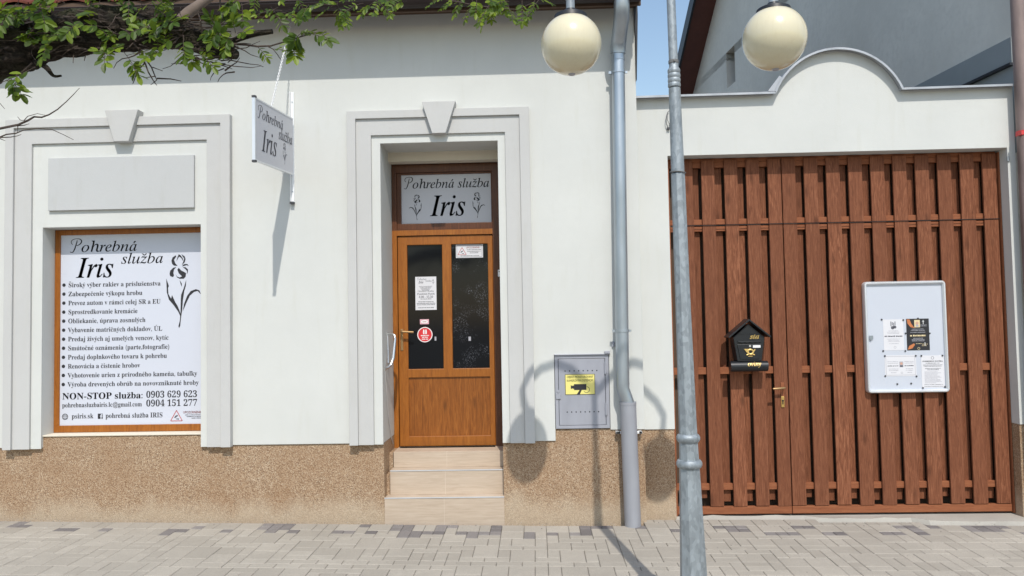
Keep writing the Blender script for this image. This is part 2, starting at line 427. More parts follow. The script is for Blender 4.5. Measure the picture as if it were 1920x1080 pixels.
def glyph(ch, st):
    if (ch, st) == ('P', 'swash') and (ch, st) not in _G: _G[(ch, st)] = swash_p()
    if (ch, st) not in _G:
        d = unicodedata.normalize('NFD', ch); b = style_char(d[0], st)
        if ch == ' ': _G[(ch, st)] = ([], [], .27)
        else:
            vs, fs = _txt(b)
            ref = max(v[0] for v in _txt('I')[0]); pair = max(v[0] for v in _txt(b + 'I')[0]); adv = pair - ref
            if len(d) > 1:
                if d[0] == 'i':
                    keep = [f for f in fs if max(vs[i][1] for i in f) < .52]; fs = keep
                us = [vs[i] for f in fs for i in f]
                top = max(y for x, y in us); cx = (min(x for x, y in us) + max(x for x, y in us)) / 2 + (.05 if st != 'bold' else 0)
                h = .045 if st in ('script', 'italic', 'swash') else .06
                if d[0] in 'ltd' and d[1] == '\u030c': q = [(cx + .13, top), (cx + .20, top), (cx + .15, top - .17), (cx + .11, top - .17)]
                elif d[1] == '\u0301': q = [(cx - .04, top + .06), (cx + .02, top + .06), (cx + .14, top + .20), (cx + .03, top + .20)]
                else: q = None
                if q: qs = [q]
                else: qs = [[(cx - .03, top + .06), (cx + .04, top + .06), (cx - .08, top + .19), (cx - .15, top + .19)][::-1],
                            [(cx - .04, top + .06), (cx + .03, top + .06), (cx + .16, top + .19), (cx + .09, top + .19)]]
                for q in qs:
                    o = len(vs); vs = vs + q; fs = fs + [(o, o + 1, o + 2, o + 3)]
            _G[(ch, st)] = (vs, fs, adv)
    return _G[(ch, st)]
def write(mb, s, st, at, height=None, width=None, align='l', mi=0, squeeze=None, shear=0.0, weight=0.0, cap=.68):
    """lay the words out from the point (u, v) on a plane; at = (u, v, fn) with fn(u, v) -> point"""
    u, v, fn = at; x = 0; gl = []
    for ch in s:
        g = glyph(ch, st); gl.append((x, g)); x += g[2]
    if height is None: k = width / x; kx = k
    else:
        k = height / cap; kx = k if width is None else width / x
    if squeeze: kx *= squeeze
    u0 = u - (x * kx if align == 'r' else x * kx / 2 if align == 'c' else 0)
    for gx, (vs, fs, a) in gl:
        for dx in ((0,) if not weight else (0, weight)):
            mb.add([fn(u0 + (gx + px + shear * py + dx) * kx, v + py * k + dx * .3 * k) for px, py in vs], fs, mi)
def flat(y, eps=0.0): return lambda a, b: (a, y - eps, b)

IRIS = [[(1325,260),(1295,285),(1283,320),(1290,355),(1312,375),(1345,378),(1320,350),(1312,310),(1330,275)],
 [(1365,250),(1348,290),(1340,330),(1352,305),(1368,275),(1385,290),(1410,330),(1405,300),(1380,262)],
 [(1395,250),(1425,275),(1435,305),(1425,340),(1400,372),(1415,335),(1420,300),(1405,270)],
 [(1330,390),(1295,400),(1270,430),(1262,465),(1270,490),(1295,502),(1305,485),(1298,455),(1305,420)],
 [(1400,385),(1425,360),(1455,360),(1470,382),(1445,372),(1420,382)],
 [(1410,395),(1440,395),(1462,420),(1460,450),(1450,475),(1452,440),(1440,415)],
 [(1350,420),(1365,400),(1385,430),(1415,445),(1440,460),(1435,500),(1415,522),(1375,522),(1345,505),(1330,470),(1345,495),(1375,508),(1395,495),(1365,460)],
 [(1375,535),(1392,575),(1393,612),(1386,580)],
 [(1442,535),(1438,600),(1420,660),(1405,760),(1398,860),(1390,960),(1382,1040),(1370,1065),(1362,1045),(1378,985),(1386,880),(1388,760),(1392,700),(1415,625)],
 [(1225,515),(1255,600),(1245,620),(1250,690),(1280,740),(1290,700),(1320,780),(1345,820),(1370,880),(1385,950),(1350,880),(1300,810),(1255,750),(1232,670)],
 [(1412,880),(1425,800),(1460,710),(1500,660),(1550,640),(1590,655),(1608,700),(1570,660),(1530,670),(1490,710),(1450,790),(1425,850)]]
def iris(mb, u, v, h, fn, flip=1, thick=0.0, mi=0):
    k = h / 815.0
    for poly in IRIS:
        q = [((x - 1417) * k * flip, (1065 - y) * k) for x, y in poly]
        if thick:
            cx = sum(p[0] for p in q) / len(q); cy = sum(p[1] for p in q) / len(q)
            q = [(a + (thick if a > cx else -thick), b) for a, b in q]
        t = tessellate_polygon([[Vector((a, b, 0)) for a, b in q]])
        fs = []
        for f in t:
            (ax, ay), (bx, by), (cx_, cy_) = [q[i] for i in f]
            fs.append(f if (bx - ax) * (cy_ - ay) - (cx_ - ax) * (by - ay) > 0 else f[::-1])
        mb.add([fn(u + a, v + b) for a, b in q], fs, mi)
def rect(mb, u0, u1, v0, v1, fn, mi=0): mb.add([fn(u0, v0), fn(u1, v0), fn(u1, v1), fn(u0, v1)], [(0, 1, 2, 3)], mi)
def lineq(mb, a, b, w, fn, mi=0):
    d = Vector((b[0] - a[0], b[1] - a[1])).normalized() * w / 2; n = (-d.y, d.x)
    mb.add([fn(a[0] - n[0], a[1] - n[1]), fn(b[0] - n[0], b[1] - n[1]), fn(b[0] + n[0], b[1] + n[1]), fn(a[0] + n[0], a[1] + n[1])], [(0, 1, 2, 3)], mi)
def disc(mb, u, v, r, fn, mi=0, n=20): mb.add([fn(u + r * math.cos(2 * math.pi * k / n), v + r * math.sin(2 * math.pi * k / n)) for k in range(n)], [tuple(range(n))], mi)
def ring(mb, u, v, r, w, fn, mi=0, n=28, a0=0, a1=2 * math.pi):
    for k in range(n):
        p, q = a0 + (a1 - a0) * k / n, a0 + (a1 - a0) * (k + 1) / n
        mb.add([fn(u + (r - w) * math.cos(p), v + (r - w) * math.sin(p)), fn(u + r * math.cos(p), v + r * math.sin(p)), fn(u + r * math.cos(q), v + r * math.sin(q)), fn(u + (r - w) * math.cos(q), v + (r - w) * math.sin(q))], [(0, 1, 2, 3)], mi)
def scribble(mb, u0, u1, v, h, fn, rnd, mi=0):       # a line of print too small to read in the photo
    x = u0
    while x < u1:
        w = rnd.uniform(.5, 1.4) * h; e = min(u1, x + w)
        rect(mb, x, e, v, v + h * rnd.uniform(.7, 1), fn, mi); x = e + h * rnd.choice([.15, .2, .2, .6])
def warn_triangle(mb, u, v, s, fn, mi_line, mi_ink):
    a, b, c = (u - s / 2, v), (u + s / 2, v), (u, v + s * .88)
    for p, q in ((a, b), (b, c), (c, a)): lineq(mb, p, q, s * .06, fn, mi_line)
    mb.add([fn(u + s * p, v + s * q) for p, q in ((-.2, .28), (-.1, .24), (.02, .34), (.14, .42), (.1, .5), (-.08, .44))], [(0, 1, 2, 3, 4, 5)], mi_ink)
    mb.add([fn(u + s * p, v + s * q) for p, q in ((-.04, .14), (.2, .1), (.22, .2), (.0, .2))], [(0, 1, 2, 3)], mi_ink)

# ------------------------------------------------------------------ ground
def gz(x, y): return (-.018 * x if x < 1.0 else -.018 - .008 * (x - 1) if x < 4 else -.042 - .012 * (x - 4)) + .012 * min(y, 0)
rnd = random.Random(5)
b = MB()
gx = [-300, -60, -20, -8, -6, -4, -2, 0, 1, 2, 3, 4, 5, 6, 8, 12, 30, 80, 300]; gy = [-300, -80, -30, -6.2, -5, -4, -3, -2, -1, 0, .5, 2, 8, 30, 300]
for x in gx:
    for y in gy: b.v.append((x, y, gz(max(-8, min(8, x)), max(-6, y)) - (.035 if -6 <= y <= .6 else .06)))
for i in range(len(gx) - 1):
    for k in range(len(gy) - 1):
        n = len(gy); b.f.append((i * n + k, (i + 1) * n + k, (i + 1) * n + k + 1, i * n + k + 1)); b.m.append(0)
tag(b.build('ground', 'joint', loc=(0, 0, 0)), kind='structure')

b = MB(); c = .1; X0, X1, Y0, Y1 = -6.5, 8.0, -4.6, 0.2
nx, ny = int((X1 - X0) / c), int((Y1 - Y0) / c)
used = [[False] * (ny + 4) for _ in range(nx + 4)]
for i in range(nx):
    for k in range(ny - 1, -1, -1):
        if used[i][k]: continue
        row = ny - 3 - k; xm = X0 + (i + .5) * c
        if row < 0 and not (1.84 < xm < 5.5 and row >= -(2 if xm < 3.4 else 1 if xm < 4.3 else 0)): continue
        opts = [(2, 2), (1, 2), (2, 2), (1, 2), (2, 1), (1, 2), (2, 3)] if row > 2 else [(2, 2), (1, 2), (1, 1), (2, 2), (1, 2), (1, 1)]
        for w, d in rnd.sample(opts, len(opts)) + [(1, 1)]:
            if i + w <= nx and k - d + 1 >= 0 and all(not used[i + p][k - q] for p in range(w) for q in range(d)): break
        for p in range(w):
            for q in range(d): used[i + p][k - q] = True
        xa, xb = X0 + i * c, X0 + (i + w) * c; yb, ya = Y0 + (k + 1) * c, Y0 + (k - d + 1) * c
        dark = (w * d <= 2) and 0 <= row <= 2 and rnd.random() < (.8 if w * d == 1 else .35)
        dz = rnd.uniform(-.0012, .0012); tx, ty = rnd.uniform(-.003, .003), rnd.uniform(-.003, .003); e = .0014; ch = .005
        vs = []
        for ins, zz in ((e, -.03), (e, -.004), (e + ch, 0)):
            for x, y in ((xa + ins, ya + ins), (xb - ins, ya + ins), (xb - ins, yb - ins), (xa + ins, yb - ins)):
                vs.append((x, y, gz(x, y) + zz + dz + tx * (x - xa) + ty * (y - ya)))
        fs = [(8, 9, 10, 11)]
        for l in (0, 4):
            for q in range(4): fs.append((l + q, l + (q + 1) % 4, l + 4 + (q + 1) % 4, l + 4 + q))
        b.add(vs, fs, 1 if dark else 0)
tag(b.build('pavement', ['paver', 'paverdark'], loc=(0, 0, 0)), kind='structure')
b = MB(); b.box(-40, 40, -4.78, -4.61, -.3, -.055); tag(b.build('kerb', 'kerb', bevel=.01), kind='structure')
b = MB(); b.box(-60, 60, -14, -4.79, -.32, -.17); tag(b.build('road', 'asphalt'), kind='structure')

b = MB(); rg = random.Random(77)              # grit swept against the wall and lying in the joints
for q in range(420):
    x = rg.uniform(-4.6, 5.2); y = -abs(rg.gauss(0, .12)) - .01 if q < 300 else rg.uniform(-1.6, 0); r = rg.uniform(.002, .0065); z = gz(x, y)
    b.add([(x + r * rg.uniform(.6, 1.3), y, z + r * .4), (x - r * .5, y + r, z + r * .3), (x - r * .6, y - r, z + r * .35), (x, y, z + r * rg.uniform(.9, 1.4)), (x, y, z - .002)], [(0, 1, 3), (1, 2, 3), (2, 0, 3), (1, 0, 4), (2, 1, 4), (0, 2, 4)], 0 if rg.random() < .6 else 1)
tag(b.build('grit', ['concrete', 'paverdark'], loc=(0, 0, 0)), kind='stuff')

# ------------------------------------------------------------------ shop house
house = thing('shop_house', 'single storey white shop house with grey door and window surrounds and brown pebble plinth', 'house', (-1.2, 0, 0))
WX0, WX1 = -9.0, 1.83
DX0, DX1, DZ1 = -.603, .513, 3.557           # door opening
NX0, NX1, NZ0, NZ1 = -3.862, -2.329, .846, 2.826   # window opening
BX0, BX1, BZ0, BZ1 = 1.005, 1.515, .842, 1.528     # meter cabinet niche
def wall_solid(x, z):
    if DX0 < x < DX1 and z < DZ1: return False
    if NX0 < x < NX1 and z < NZ1: return False
    if BX0 < x < BX1 and z < BZ1: return False
    if x > BX0 and z < .828: return False
    return z > .732
b = MB()
b.cells([WX0, NX0, NX1, DX0, DX1, BX0, BX1, WX1], [.732, .828, NZ0, BZ0, BZ1, NZ1, DZ1, 4.95], wall_solid, 0, .62)
b.build('wall', 'wall', house, bevel=.004)
b = MB(); b.box(WX0, WX1 - .02, .62, 8, -.2, 4.95); b.build('rear_wall', 'wall', house)
b = MB()
def pl_solid(x, z):
    if DX0 < x < DX1: return False
    if NX0 - .02 < x < NX1 + .02: return z < NZ0 - .012
    if BX0 < x < BX1: return z < BZ0 - .004
    return z < .826 if x > BX0 else z < .73
b.cells([WX0, NX0 - .02, NX1 + .02, DX0, DX1, BX0, BX1, WX1], [-.25, .73, .826, BZ0 - .004, NZ0 - .012], pl_solid, .014, .60)
b.build('plinth', 'plinth', house, bevel=.004)
b = MB()   # sloping plinth cheek on the door's left side
b.box(DX0 - .001, -.571, .112, .56, -.1, .42); b.box(DX0 - .001, -.566, .252, .56, .42, .60)
b.build('plinth_cheek', 'plinth', house, bevel=.006)
b = MB(); b.box(DX0 - .03, DX1 + .03, .37, .5, 3.464, 3.60); b.build('lintel_strip', 'screed', house)

def surround(x0, x1, ox0, ox1, mx0, mx1, top, mid, inn, otop, zb, yo, ym, yi, key):
    """three stepped bands: outer x0..x1, middle ox0.., inner mx0.. round the opening (ix)"""
    root = bpy.data.objects.new(key + '_surround', None)
    root = MB()
    root.cells([x0, ox0, ox1, x1], [zb, mid, top], lambda x, z: x < ox0 or x > ox1 or z > mid, yo, .0)
    root.cells([ox0, mx0, mx1, ox1], [zb, inn, mid], lambda x, z: x < mx0 or x > mx1 or z > inn, ym, .0)
    o = root.build(key + '_surround', 'trim', house, bevel=.0035)
    return o
ws = surround(-4.208, -2.030, -4.127, -2.122, -3.962, -2.262, 3.868, 3.785, 3.632, None, .722, -.064, -.042, 0, 'window')
ds = surround(-.911, .815, -.829, .723, -.686, .584, 3.864, 3.789, 3.632, None, .722, -.064, -.042, 0, 'door')
b = MB()
b.cells([-3.962, NX0, NX1, -2.262], [.722, NZ1, 3.632], lambda x, z: not (NX0 < x < NX1 and z < NZ1), -.02, 0)
b.build('window_margin', 'wall', house, bevel=.003)
b = MB()
b.cells([-.686, DX0, DX1, .584], [.722, DZ1, 3.632], lambda x, z: not (DX0 < x < DX1 and z < DZ1), -.02, 0)
b.build('door_margin', 'wall', house, bevel=.003)
for cx, w1, w0, nm in ((-3.055, .162, .071, 'a'), (-.031, .159, .063, 'b')):
    b = MB(); b.prism([(cx - w0, 3.622), (cx + w0, 3.622), (cx + w1, 3.925), (cx - w1, 3.925)], -.105, 0)
    b.build('keystone', 'trim', house, bevel=.004)
b = MB(); b.box(-3.795, -2.382, -.048, -.0201, 2.984, 3.490); b.build('raised_panel', 'panelgrey', house, bevel=.003)

# window with printed film
win = MB()
FX0, FX1 = NX0 + .001, NX1 - .001
win.cells([FX0, -3.808, -2.392, FX1], [NZ0 + .002, .915, 2.772, NZ1 - .002], lambda x, z: not (-3.808 < x < -2.392 and .915 < z < 2.772), .165, .235)
wo_ = win.build('window', 'oak', house, bevel=.004)
b = MB(); b.box(-3.809, -2.391, .178, .186, .914, 2.773); b.build('printed_film', 'film', wo_)
b = MB(); b.box(NX0 + .001, NX1 - .001, .002, .166, NZ0 - .0115, NZ0 + .001); b.build('sill', 'screed', wo_, bevel=.002)
b = MB(); fn = flat(.1765)
write(b, 'Pohrebná', 'swash', (-3.70, 2.605, fn), height=.098, width=.66, weight=.005)
write(b, 'služba', 'swash', (-3.20, 2.482, fn), height=.098, width=.42, weight=.005)
write(b, 'Iris', 'italic', (-3.645, 2.352, fn), height=.19, width=.37, weight=.014)
iris(b, -2.585, 1.843, .72, fn, 1, .003)
LN = ['Široký výber rakiev a príslušenstva', 'Zabezpečenie výkopu hrobu', 'Prevoz autom v rámci celej SR a EU', 'Sprostredkovanie kremácie', 'Obliekanie, úprava zosnulých',
      'Vybavenie matričných dokladov, ÚL', 'Predaj živých aj umelých vencov, kytíc', 'Smútočné oznámenia (parte,fotografie)', 'Predaj doplnkového tovaru k pohrebu',
      'Renovácia a čistenie hrobov', 'Vyhotovenie urien z prírodného kameňa, tabuľky', 'Výroba drevených obrúb na novovzniknuté hroby']
ends = [300, 266, 300, 257, 272, 303, 315, 317, 312, 262, 368, 371]
for i, (s, e) in enumerate(zip(LN, ends)):
    z = 2.283 - i * .0882
    disc(b, -3.775, z, .017, fn)
    x1 = -3.735 + (e - 126) * .00530
    write(b, s, 'bold', (-3.732, z - .022, fn), height=.044, width=x1 + 3.732, weight=0)
write(b, 'NON-STOP služba:', 'bold', (-3.785, 1.168, fn), height=.061, width=.80, weight=.01)
write(b, '0903 629 623', 'bold', (-2.955, 1.172, fn), height=.062, width=.505)
write(b, 'pohrebnasluzbairis.lc@gmail.com', 'bold', (-3.785, 1.09, fn), height=.044, width=.79)
write(b, '0904 151 277', 'bold', (-2.955, 1.088, fn), height=.062, width=.505)
write(b, 'psiris.sk', 'bold', (-3.69, .982, fn), height=.046, width=.215)
write(b, 'pohrebná služba IRIS', 'bold', (-3.355, .982, fn), height=.046, width=.565)
ring(b, -3.755, 1.0, .030, .005, fn); ring(b, -3.755, 1.0, .030, .004, lambda u, v: (-3.755 + (u + 3.755) * .45, .1765, v))
lineq(b, (-3.785, 1.0), (-3.725, 1.0), .004, fn); lineq(b, (-3.78, 1.014), (-3.73, 1.014), .003, fn); lineq(b, (-3.78, .986), (-3.73, .986), .003, fn)
rect(b, -3.43, -3.382, .975, 1.025, fn)
b.build('lettering', 'ink', wo_)
b = MB(); f2 = flat(.1755)
b.add([f2(-3.402 + x, .975 + z) for x, z in ((0, 0), (.009, 0), (.009, .022), (.017, .022), (.018, .030), (.009, .030), (.012, .040), (.018, .040), (.018, .046), (.006, .046), (0, .038), (0, .030), (-.006, .030), (-.006, .022), (0, .022))], [tuple(range(15))])
b.build('emblem', 'film', wo_)
b = MB(); rr = random.Random(3)
warn_triangle(b, -2.655, .945, .115, fn, 0, 1)
write(b, 'UPOZORNENIE !', 'sans', (-2.59, 1.015, fn), height=.022, width=.192, mi=0, weight=.03)
for z, x in ((.997, -2.57), (.981, -2.555), (.966, -2.505)): scribble(b, x, -2.402, z, .008, fn, rr, 1)
b.build('warning_notice', ['dullred', 'greyink'], wo_)

# entrance steps
steps = MB()
steps.box(DX0 + .002, DX1 + .004, .0, .13, -.15, .216); steps.box(DX0 + .002, DX1 + .004, .012, .13, .2161, .226)
steps.box(-.568, DX1 + .004, .112, .27, .2265, .446); steps.box(-.568, DX1 + .004, .122, .27, .4461, .456)
steps.box(-.560, DX1 + .004, .255, .57, .4565, .606)
so_ = steps.build('entrance_steps', 'tile', house, bevel=.0025)
b = MB()
for x0, y, z in ((DX0 + .002, -.004, .218), (-.568, .108, .448), ):
    b = MB(); b.box(x0, DX1 + .003, y, y + .012, z, z + .009); b.build('nosing', 'alu', so_)
b = MB()
for y, z0, z1 in ((-.0012, -.1, .215), (.1108, .228, .445), (.2538, .458, .605)):
    b.box(-.0445, -.0415, y, y + .01, z0, z1)
b.build('tile_joint', 'tilejoint', so_)

# door
door = MB()
door.cells([DX0 + .002, -.552, .421, DX1 + .02], [.586, 2.735, 2.792, 3.38, 3.4625], lambda x, z: x < -.552 or x > .421 or z > 3.38 or 2.735 < z < 2.792, .452, .53); door.box(DX0 - .02, DX1 + .03, .453, .5, 3.4627, 3.56)
dr = door.build('door', 'oakshade', house, bevel=.004)
b = MB(); b.box(DX0 + .0025, -.5525, .4505, .4525, .588, 2.79); b.box(-.5525, .4205, .4505, .4525, 2.737, 2.79); b.build('sunlit_frame_face', 'oak', dr)  # brighter oak laid over the parts of the frame that catch the sun
b = MB()
b.cells([-.549, -.452, -.096, -.002, .369, .418], [.612, .711, 1.298, 1.385, 2.641, 2.731],
        lambda x, z: not ((-.452 < x < -.096 or -.002 < x < .369) and 1.385 < z < 2.641) and not (-.452 < x < .369 and .711 < z < 1.298), .466, .53)
lf = b.build('door_leaf', 'oak', dr, bevel=.005)
b = MB(); b.box(-.453, .370, .483, .51, .710, 1.299); b.build('lower_panel', 'oakpanel', lf)
b = MB(); b.box(-.453, -.095, .488, .50, 1.384, 2.642); b.build('pane', 'darkglass', lf)
b = MB(); b.box(-.003, .370, .488, .50, 1.384, 2.642); b.build('pane', 'darkglass', lf)
b = MB(); b.box(-.545, .417, .40, .47, .588, .606); b.build('threshold', 'sealwhite', dr, bevel=.002)
b = MB()   # handle
b.box(-.528, -.502, .458, .4655, 1.575, 1.79); b.tube([(-.512, .462, 1.765), (-.512, .405, 1.765), (-.497, .398, 1.764), (-.385, .398, 1.757)], .0105, 10)
b.build('handle', 'bronze', dr, bevel=.002)
b = MB()   # transom: inner bead frame, sign plate
b.cells([-.552, -.506, .411, .421], [2.7925, 2.860, 3.360, 3.3795], lambda x, z: not (-.506 < x < .411 and 2.86 < z < 3.36), .468, .52)
tr = b.build('transom', 'oakshade', dr, bevel=.004)
b = MB(); b.box(-.507, .412, .484, .492, 2.859, 3.361); b.build('sign_plate', 'signface', tr)
b = MB(); fn = flat(.4825)
write(b, 'Pohrebná služba', 'swash', (-.465, 3.222, fn), height=.088, width=.865, weight=.008)
write(b, 'Iris', 'italic', (-.205, 2.935, fn), height=.205, width=.36, weight=.014)
iris(b, -.365, 2.895, .265, fn, -1, .002); iris(b, .285, 2.905, .265, fn, 1, .002)
b.build('lettering', 'ink', tr)
dr.location.y += .07
# grab bar by the door, with its cord
gb = MB()
gb.tube([(-.602, .22, 1.745), (-.555, .20, 1.75), (-.525, .185, 1.735), (-.518, .18, 1.70), (-.535, .16, 1.52), (-.55, .13, 1.455), (-.58, .10, 1.43), (-.602, .08, 1.425)], [.014, .012, .012, .013, .018, .014, .013, .02], 10)
gb.tube([(-.597, .215, 1.75), (-.592, .2, 1.6), (-.586, .17, 1.47)], .007, 8)
g_ = gb.build('grab_handle', 'chrome', None, smooth=True)
tag(g_, 'bent silver grab handle fixed to the white door jamb left of the entrance', 'grab handle')
b = MB(); b.tube([(-.600, .085, 1.42), (-.596, .12, 1.2), (-.594, .2, .95), (-.590, .33, .72), (-.588, .4, .66)], .004, 6)
tag(b.build('cord', 'whitecable'), 'thin grey cord hanging from the grab handle down the door jamb', 'cord')
b = MB(); b.box(.470, .497, .49, .522, 2.30, 2.37)
o = b.build('bell_button', 'whitepaint', None, bevel=.003); tag(o, 'small white doorbell box on the shaded frame right of the door', 'doorbell')
b = MB(); b.tube([(.4835, .4905, 2.35), (.4835, .485, 2.35)], .006, 8); b.build('button', 'darkcap', o)

# roof and gutter
b = MB()
for i in range(3):
    pass
y_e, z_e = -.33, 4.86
sl_ = math.tan(R(36))
rows = 14; n = 190
for r_ in range(rows):                       # interlocking clay tiles, one island each
    for k in range(40):
        x0 = WX0 + .05 + k * (WX1 - WX0 - .02) / 40; x1 = x0 + (WX1 - WX0 - .02) / 40 + .01
        ya = y_e + r_ * .33; yb = ya + .36; za = z_e + (ya - y_e) * sl_ + .03; zb = z_e + (yb - y_e) * sl_
        p = [(x0, 0), (x0 + (x1 - x0) * .25, .02), (x0 + (x1 - x0) * .5, .03), (x0 + (x1 - x0) * .75, .02), (x1, 0)]
        vs = [(x, ya, za + h) for x, h in p] + [(x, yb, zb + h) for x, h in p] + [(x, ya, za + h - .02) for x, h in p]
        b.add(vs, [(i, i + 1, i + 6, i + 5) for i in range(4)] + [(i + 10, i + 11, i + 1, i) for i in range(4)])
roof = b.build('roof', 'rooftile', house)
b = MB(); b.prism([(0, 0)] * 0 + [(WX0, z_e - .16), (WX1 + .02, z_e - .16), (WX1 + .02, z_e + .02), (WX0, z_e + .02)], y_e + .02, y_e + .05); b.build('fascia', 'soffit', roof)
b = MB(); b.box(WX0, WX1 + .02, y_e + .05, .02, 4.80, 4.82); b.build('soffit', 'soffit', roof)
b = MB()
b.add([(WX0, y_e + .03, z_e), (WX1 + .02, y_e + .03, z_e), (WX1 + .02, 4.1, z_e + (4.1 - y_e) * sl_ - .06), (WX0, 4.1, z_e + (4.1 - y_e) * sl_ - .06)], [(0, 1, 2, 3)])
b.add([(WX0, 8.4, z_e), (WX1 + .02, 8.4, z_e), (WX1 + .02, 4.1, z_e + (4.1 - y_e) * sl_ - .06), (WX0, 4.1, z_e + (4.1 - y_e) * sl_ - .06)], [(3, 2, 1, 0)])
b.add([(WX1, 0, 4.9), (WX1, 8, 4.9), (WX1, 4.1, z_e + (4.1 - y_e) * sl_ - .08)], [(0, 1, 2)])
b.build('roof_deck', 'soffit', roof)
b = MB()
pts = []
for k in range(11):
    q = math.pi + math.pi * k / 10; pts.append((y_e - .045 + .07 * math.cos(q), 4.775 + .07 * math.sin(q)))
ptsi = [(y_e - .045 + .064 * math.cos(math.pi + math.pi * k / 10), 4.775 + .064 * math.sin(math.pi + math.pi * k / 10)) for k in range(11)][::-1]
ol = pts + ptsi; nn = len(ol)
vs = [(WX0, y, z) for y, z in ol] + [(WX1 + .01, y, z) for y, z in ol]
b.add(vs, [(i, (i + 1) % nn, nn + (i + 1) % nn, nn + i) for i in range(nn)] + [tuple(range(10, -1, -1)), tuple(range(nn, nn + 11))])
b.tube([(WX0, y_e - .115, 4.775), (WX1 + .01, y_e - .115, 4.775)], .008, 8)
b.build('gutter', 'gutter', roof)
b = MB(); b.prism([(WX1 - .012, 4.95), (WX1 + .028, 4.95), (WX1 + .03, 4.72), (WX1 + .02, 4.45), (WX1 + .006, 4.1), (WX1 + .002, 4.1), (WX1 + .004, 4.5), (WX1 - .004, 4.72)], -.03, .1)
b.build('corner_flashing', 'barge', roof)

# downpipe
dp = thing('downpipe', 'grey zinc rainwater downpipe on the white wall between the meter cabinet and the lamp post', 'downpipe', (1.69, -.1, -.04))
b = MB()
b.tube([(1.668, y_e - .045, 4.78), (1.668, y_e - .045, 4.66), (1.668, y_e - .01, 4.58), (1.664, -.15, 4.46), (1.660, -.11, 4.40), (1.657, -.10, 4.33)], .071, 20)
b.build('swan_neck', 'zinc', dp, smooth=True)
b = MB()
b.tube([(1.657, -.10, 4.36), (1.627, -.10, 1.25)], .061, 24, cap=False); b.tube([(1.627, -.10, 1.27), (1.626, -.10, 1.21), (1.650, -.10, 1.14), (1.669, -.10, 1.08), (1.670, -.10, 1.0)], .0625, 24)
b.build('pipe', 'zinc', dp, smooth=True)
for z, r_ in ((4.365, .066), (4.262, .064)):
    b = MB(); b.tube([(1.657, -.1, z + .01), (1.657, -.1, z)], r_, 24); b.build('joint_ring', 'zinc', dp, smooth=True)
b = MB(); b.tube([(1.669, -.10, 1.09), (1.688, -.10, -.06)], .0745, 24, cap=False); b.tube([(1.669, -.10, 1.095), (1.669, -.10, 1.07)], .077, 24, cap=False)
b.add([(1.669 + .075 * math.cos(q * math.pi / 12), -.1 + .075 * math.sin(q * math.pi / 12), 1.093) for q in range(24)], [tuple(range(24))])
b.build('standpipe', 'silver', dp, smooth=True)
for x, z in ((1.654, 4.15), (1.632, 1.745)):
    b = MB(); b.tube([(x, -.1, z - .011), (x, -.1, z + .011)], .067, 24)
    b.box(x - .09, x - .062, -.108, -.09, z - .012, z + .012); b.box(x + .062, x + .085, -.108, -.09, z - .010, z + .010); b.tube([(x, -.03, z), (x, 0.01, z)], .008, 8)
    b.build('clamp', 'zinc', dp)
b = MB(); b.box(1.56, 1.80, -.05, -.02, .795, .818); b.box(1.56, 1.6, -.05, .02, .795, .818); b.box(1.77, 1.8, -.05, .02, .795, .818); b.build('wall_bracket', 'whitepaint', dp, bevel=.003)
b = MB(); b.box(1.545, 1.57, -.02, .002, 1.595, 1.645)
tag(b.build('cable_clip', 'cabinet', None, bevel=.003), 'tiny grey clip on the wall left of the downpipe above the cabinet', 'clip')

# ------------------------------------------------------------------ meter cabinet
mc = thing('meter_cabinet', 'grey metal meter cabinet set in the wall left of the downpipe', 'cabinet', (1.26, 0, .845))
b = MB()
b.cells([BX0 + .004, 1.040, 1.478, BX1 - .004], [BZ0 + .002, .872, 1.492, BZ1 - .004], lambda x, z: not (1.04 < x < 1.478 and .872 < z < 1.492), -.004, .03)
b.box(BX0 + .002, BX1 + .01, -.02, .02, BZ1 - .003, BZ1 + .006)
b.box(1.475, 1.522, -.03, .02, BZ1 + .0065, BZ1 + .03)
b.build('frame', 'cabinet', mc, bevel=.002)
b = MB(); b.box(BX0 + .006, BX1 - .006, .031, .2, BZ0 + .004, BZ1 - .006); b.build('casing', 'darkcap', mc)
b = MB(); b.box(1.044, 1.474, -.002, .012, .876, 1.488); dd = b.build('door', 'cabinet', mc, bevel=.002)
b = MB()
for z, x0, x1 in ((1.378, 1.105, 1.400), (.997, 1.117, 1.408)):
    for k in range(8): disc(b, x0 + (x1 - x0) * k / 7, z, .0062, flat(-.0028), n=10)
b.build('vent_hole', 'inside', dd)
for z in (1.40, 1.02):
    b = MB(); b.tube([(1.478, -.010, z - .055), (1.478, -.010, z + .055)], .010, 10); b.box(1.478, 1.497, -.010, -.004, z - .05, z + .05); b.build('hinge', 'cabinet', mc)
b = MB(); b.box(1.015, 1.06, -.014, -.003, 1.12, 1.175); b.tube([(1.037, -.013, 1.19), (1.037, -.018, 1.19)], .014, 12); b.build('latch', 'cabinet', mc, bevel=.002)
ys_ = MB(); ys_.box(1.103, 1.380, -.0045, -.0025, 1.157, 1.347)
ysg = ys_.build('warning_sign', 'yellow', None)
tag(ysg, 'yellow camera warning sign on the grey meter cabinet door', 'sign')
b = MB(); fn = flat(-.0052)
for u0, u1, v0, v1 in ((1.103, 1.380, 1.157, 1.161), (1.103, 1.380, 1.343, 1.347), (1.103, 1.107, 1.161, 1.343), (1.376, 1.380, 1.161, 1.343)): rect(b, u0, u1, v0, v1, fn)
write(b, 'OBJEKT MONITOROVANÝ', 'sans', (1.2415, 1.312, fn), height=.020, width=.245, align='c', weight=.015)
write(b, 'KAMEROVÝM SYSTÉMOM', 'sans', (1.2415, 1.278, fn), height=.020, width=.245, align='c', weight=.015)
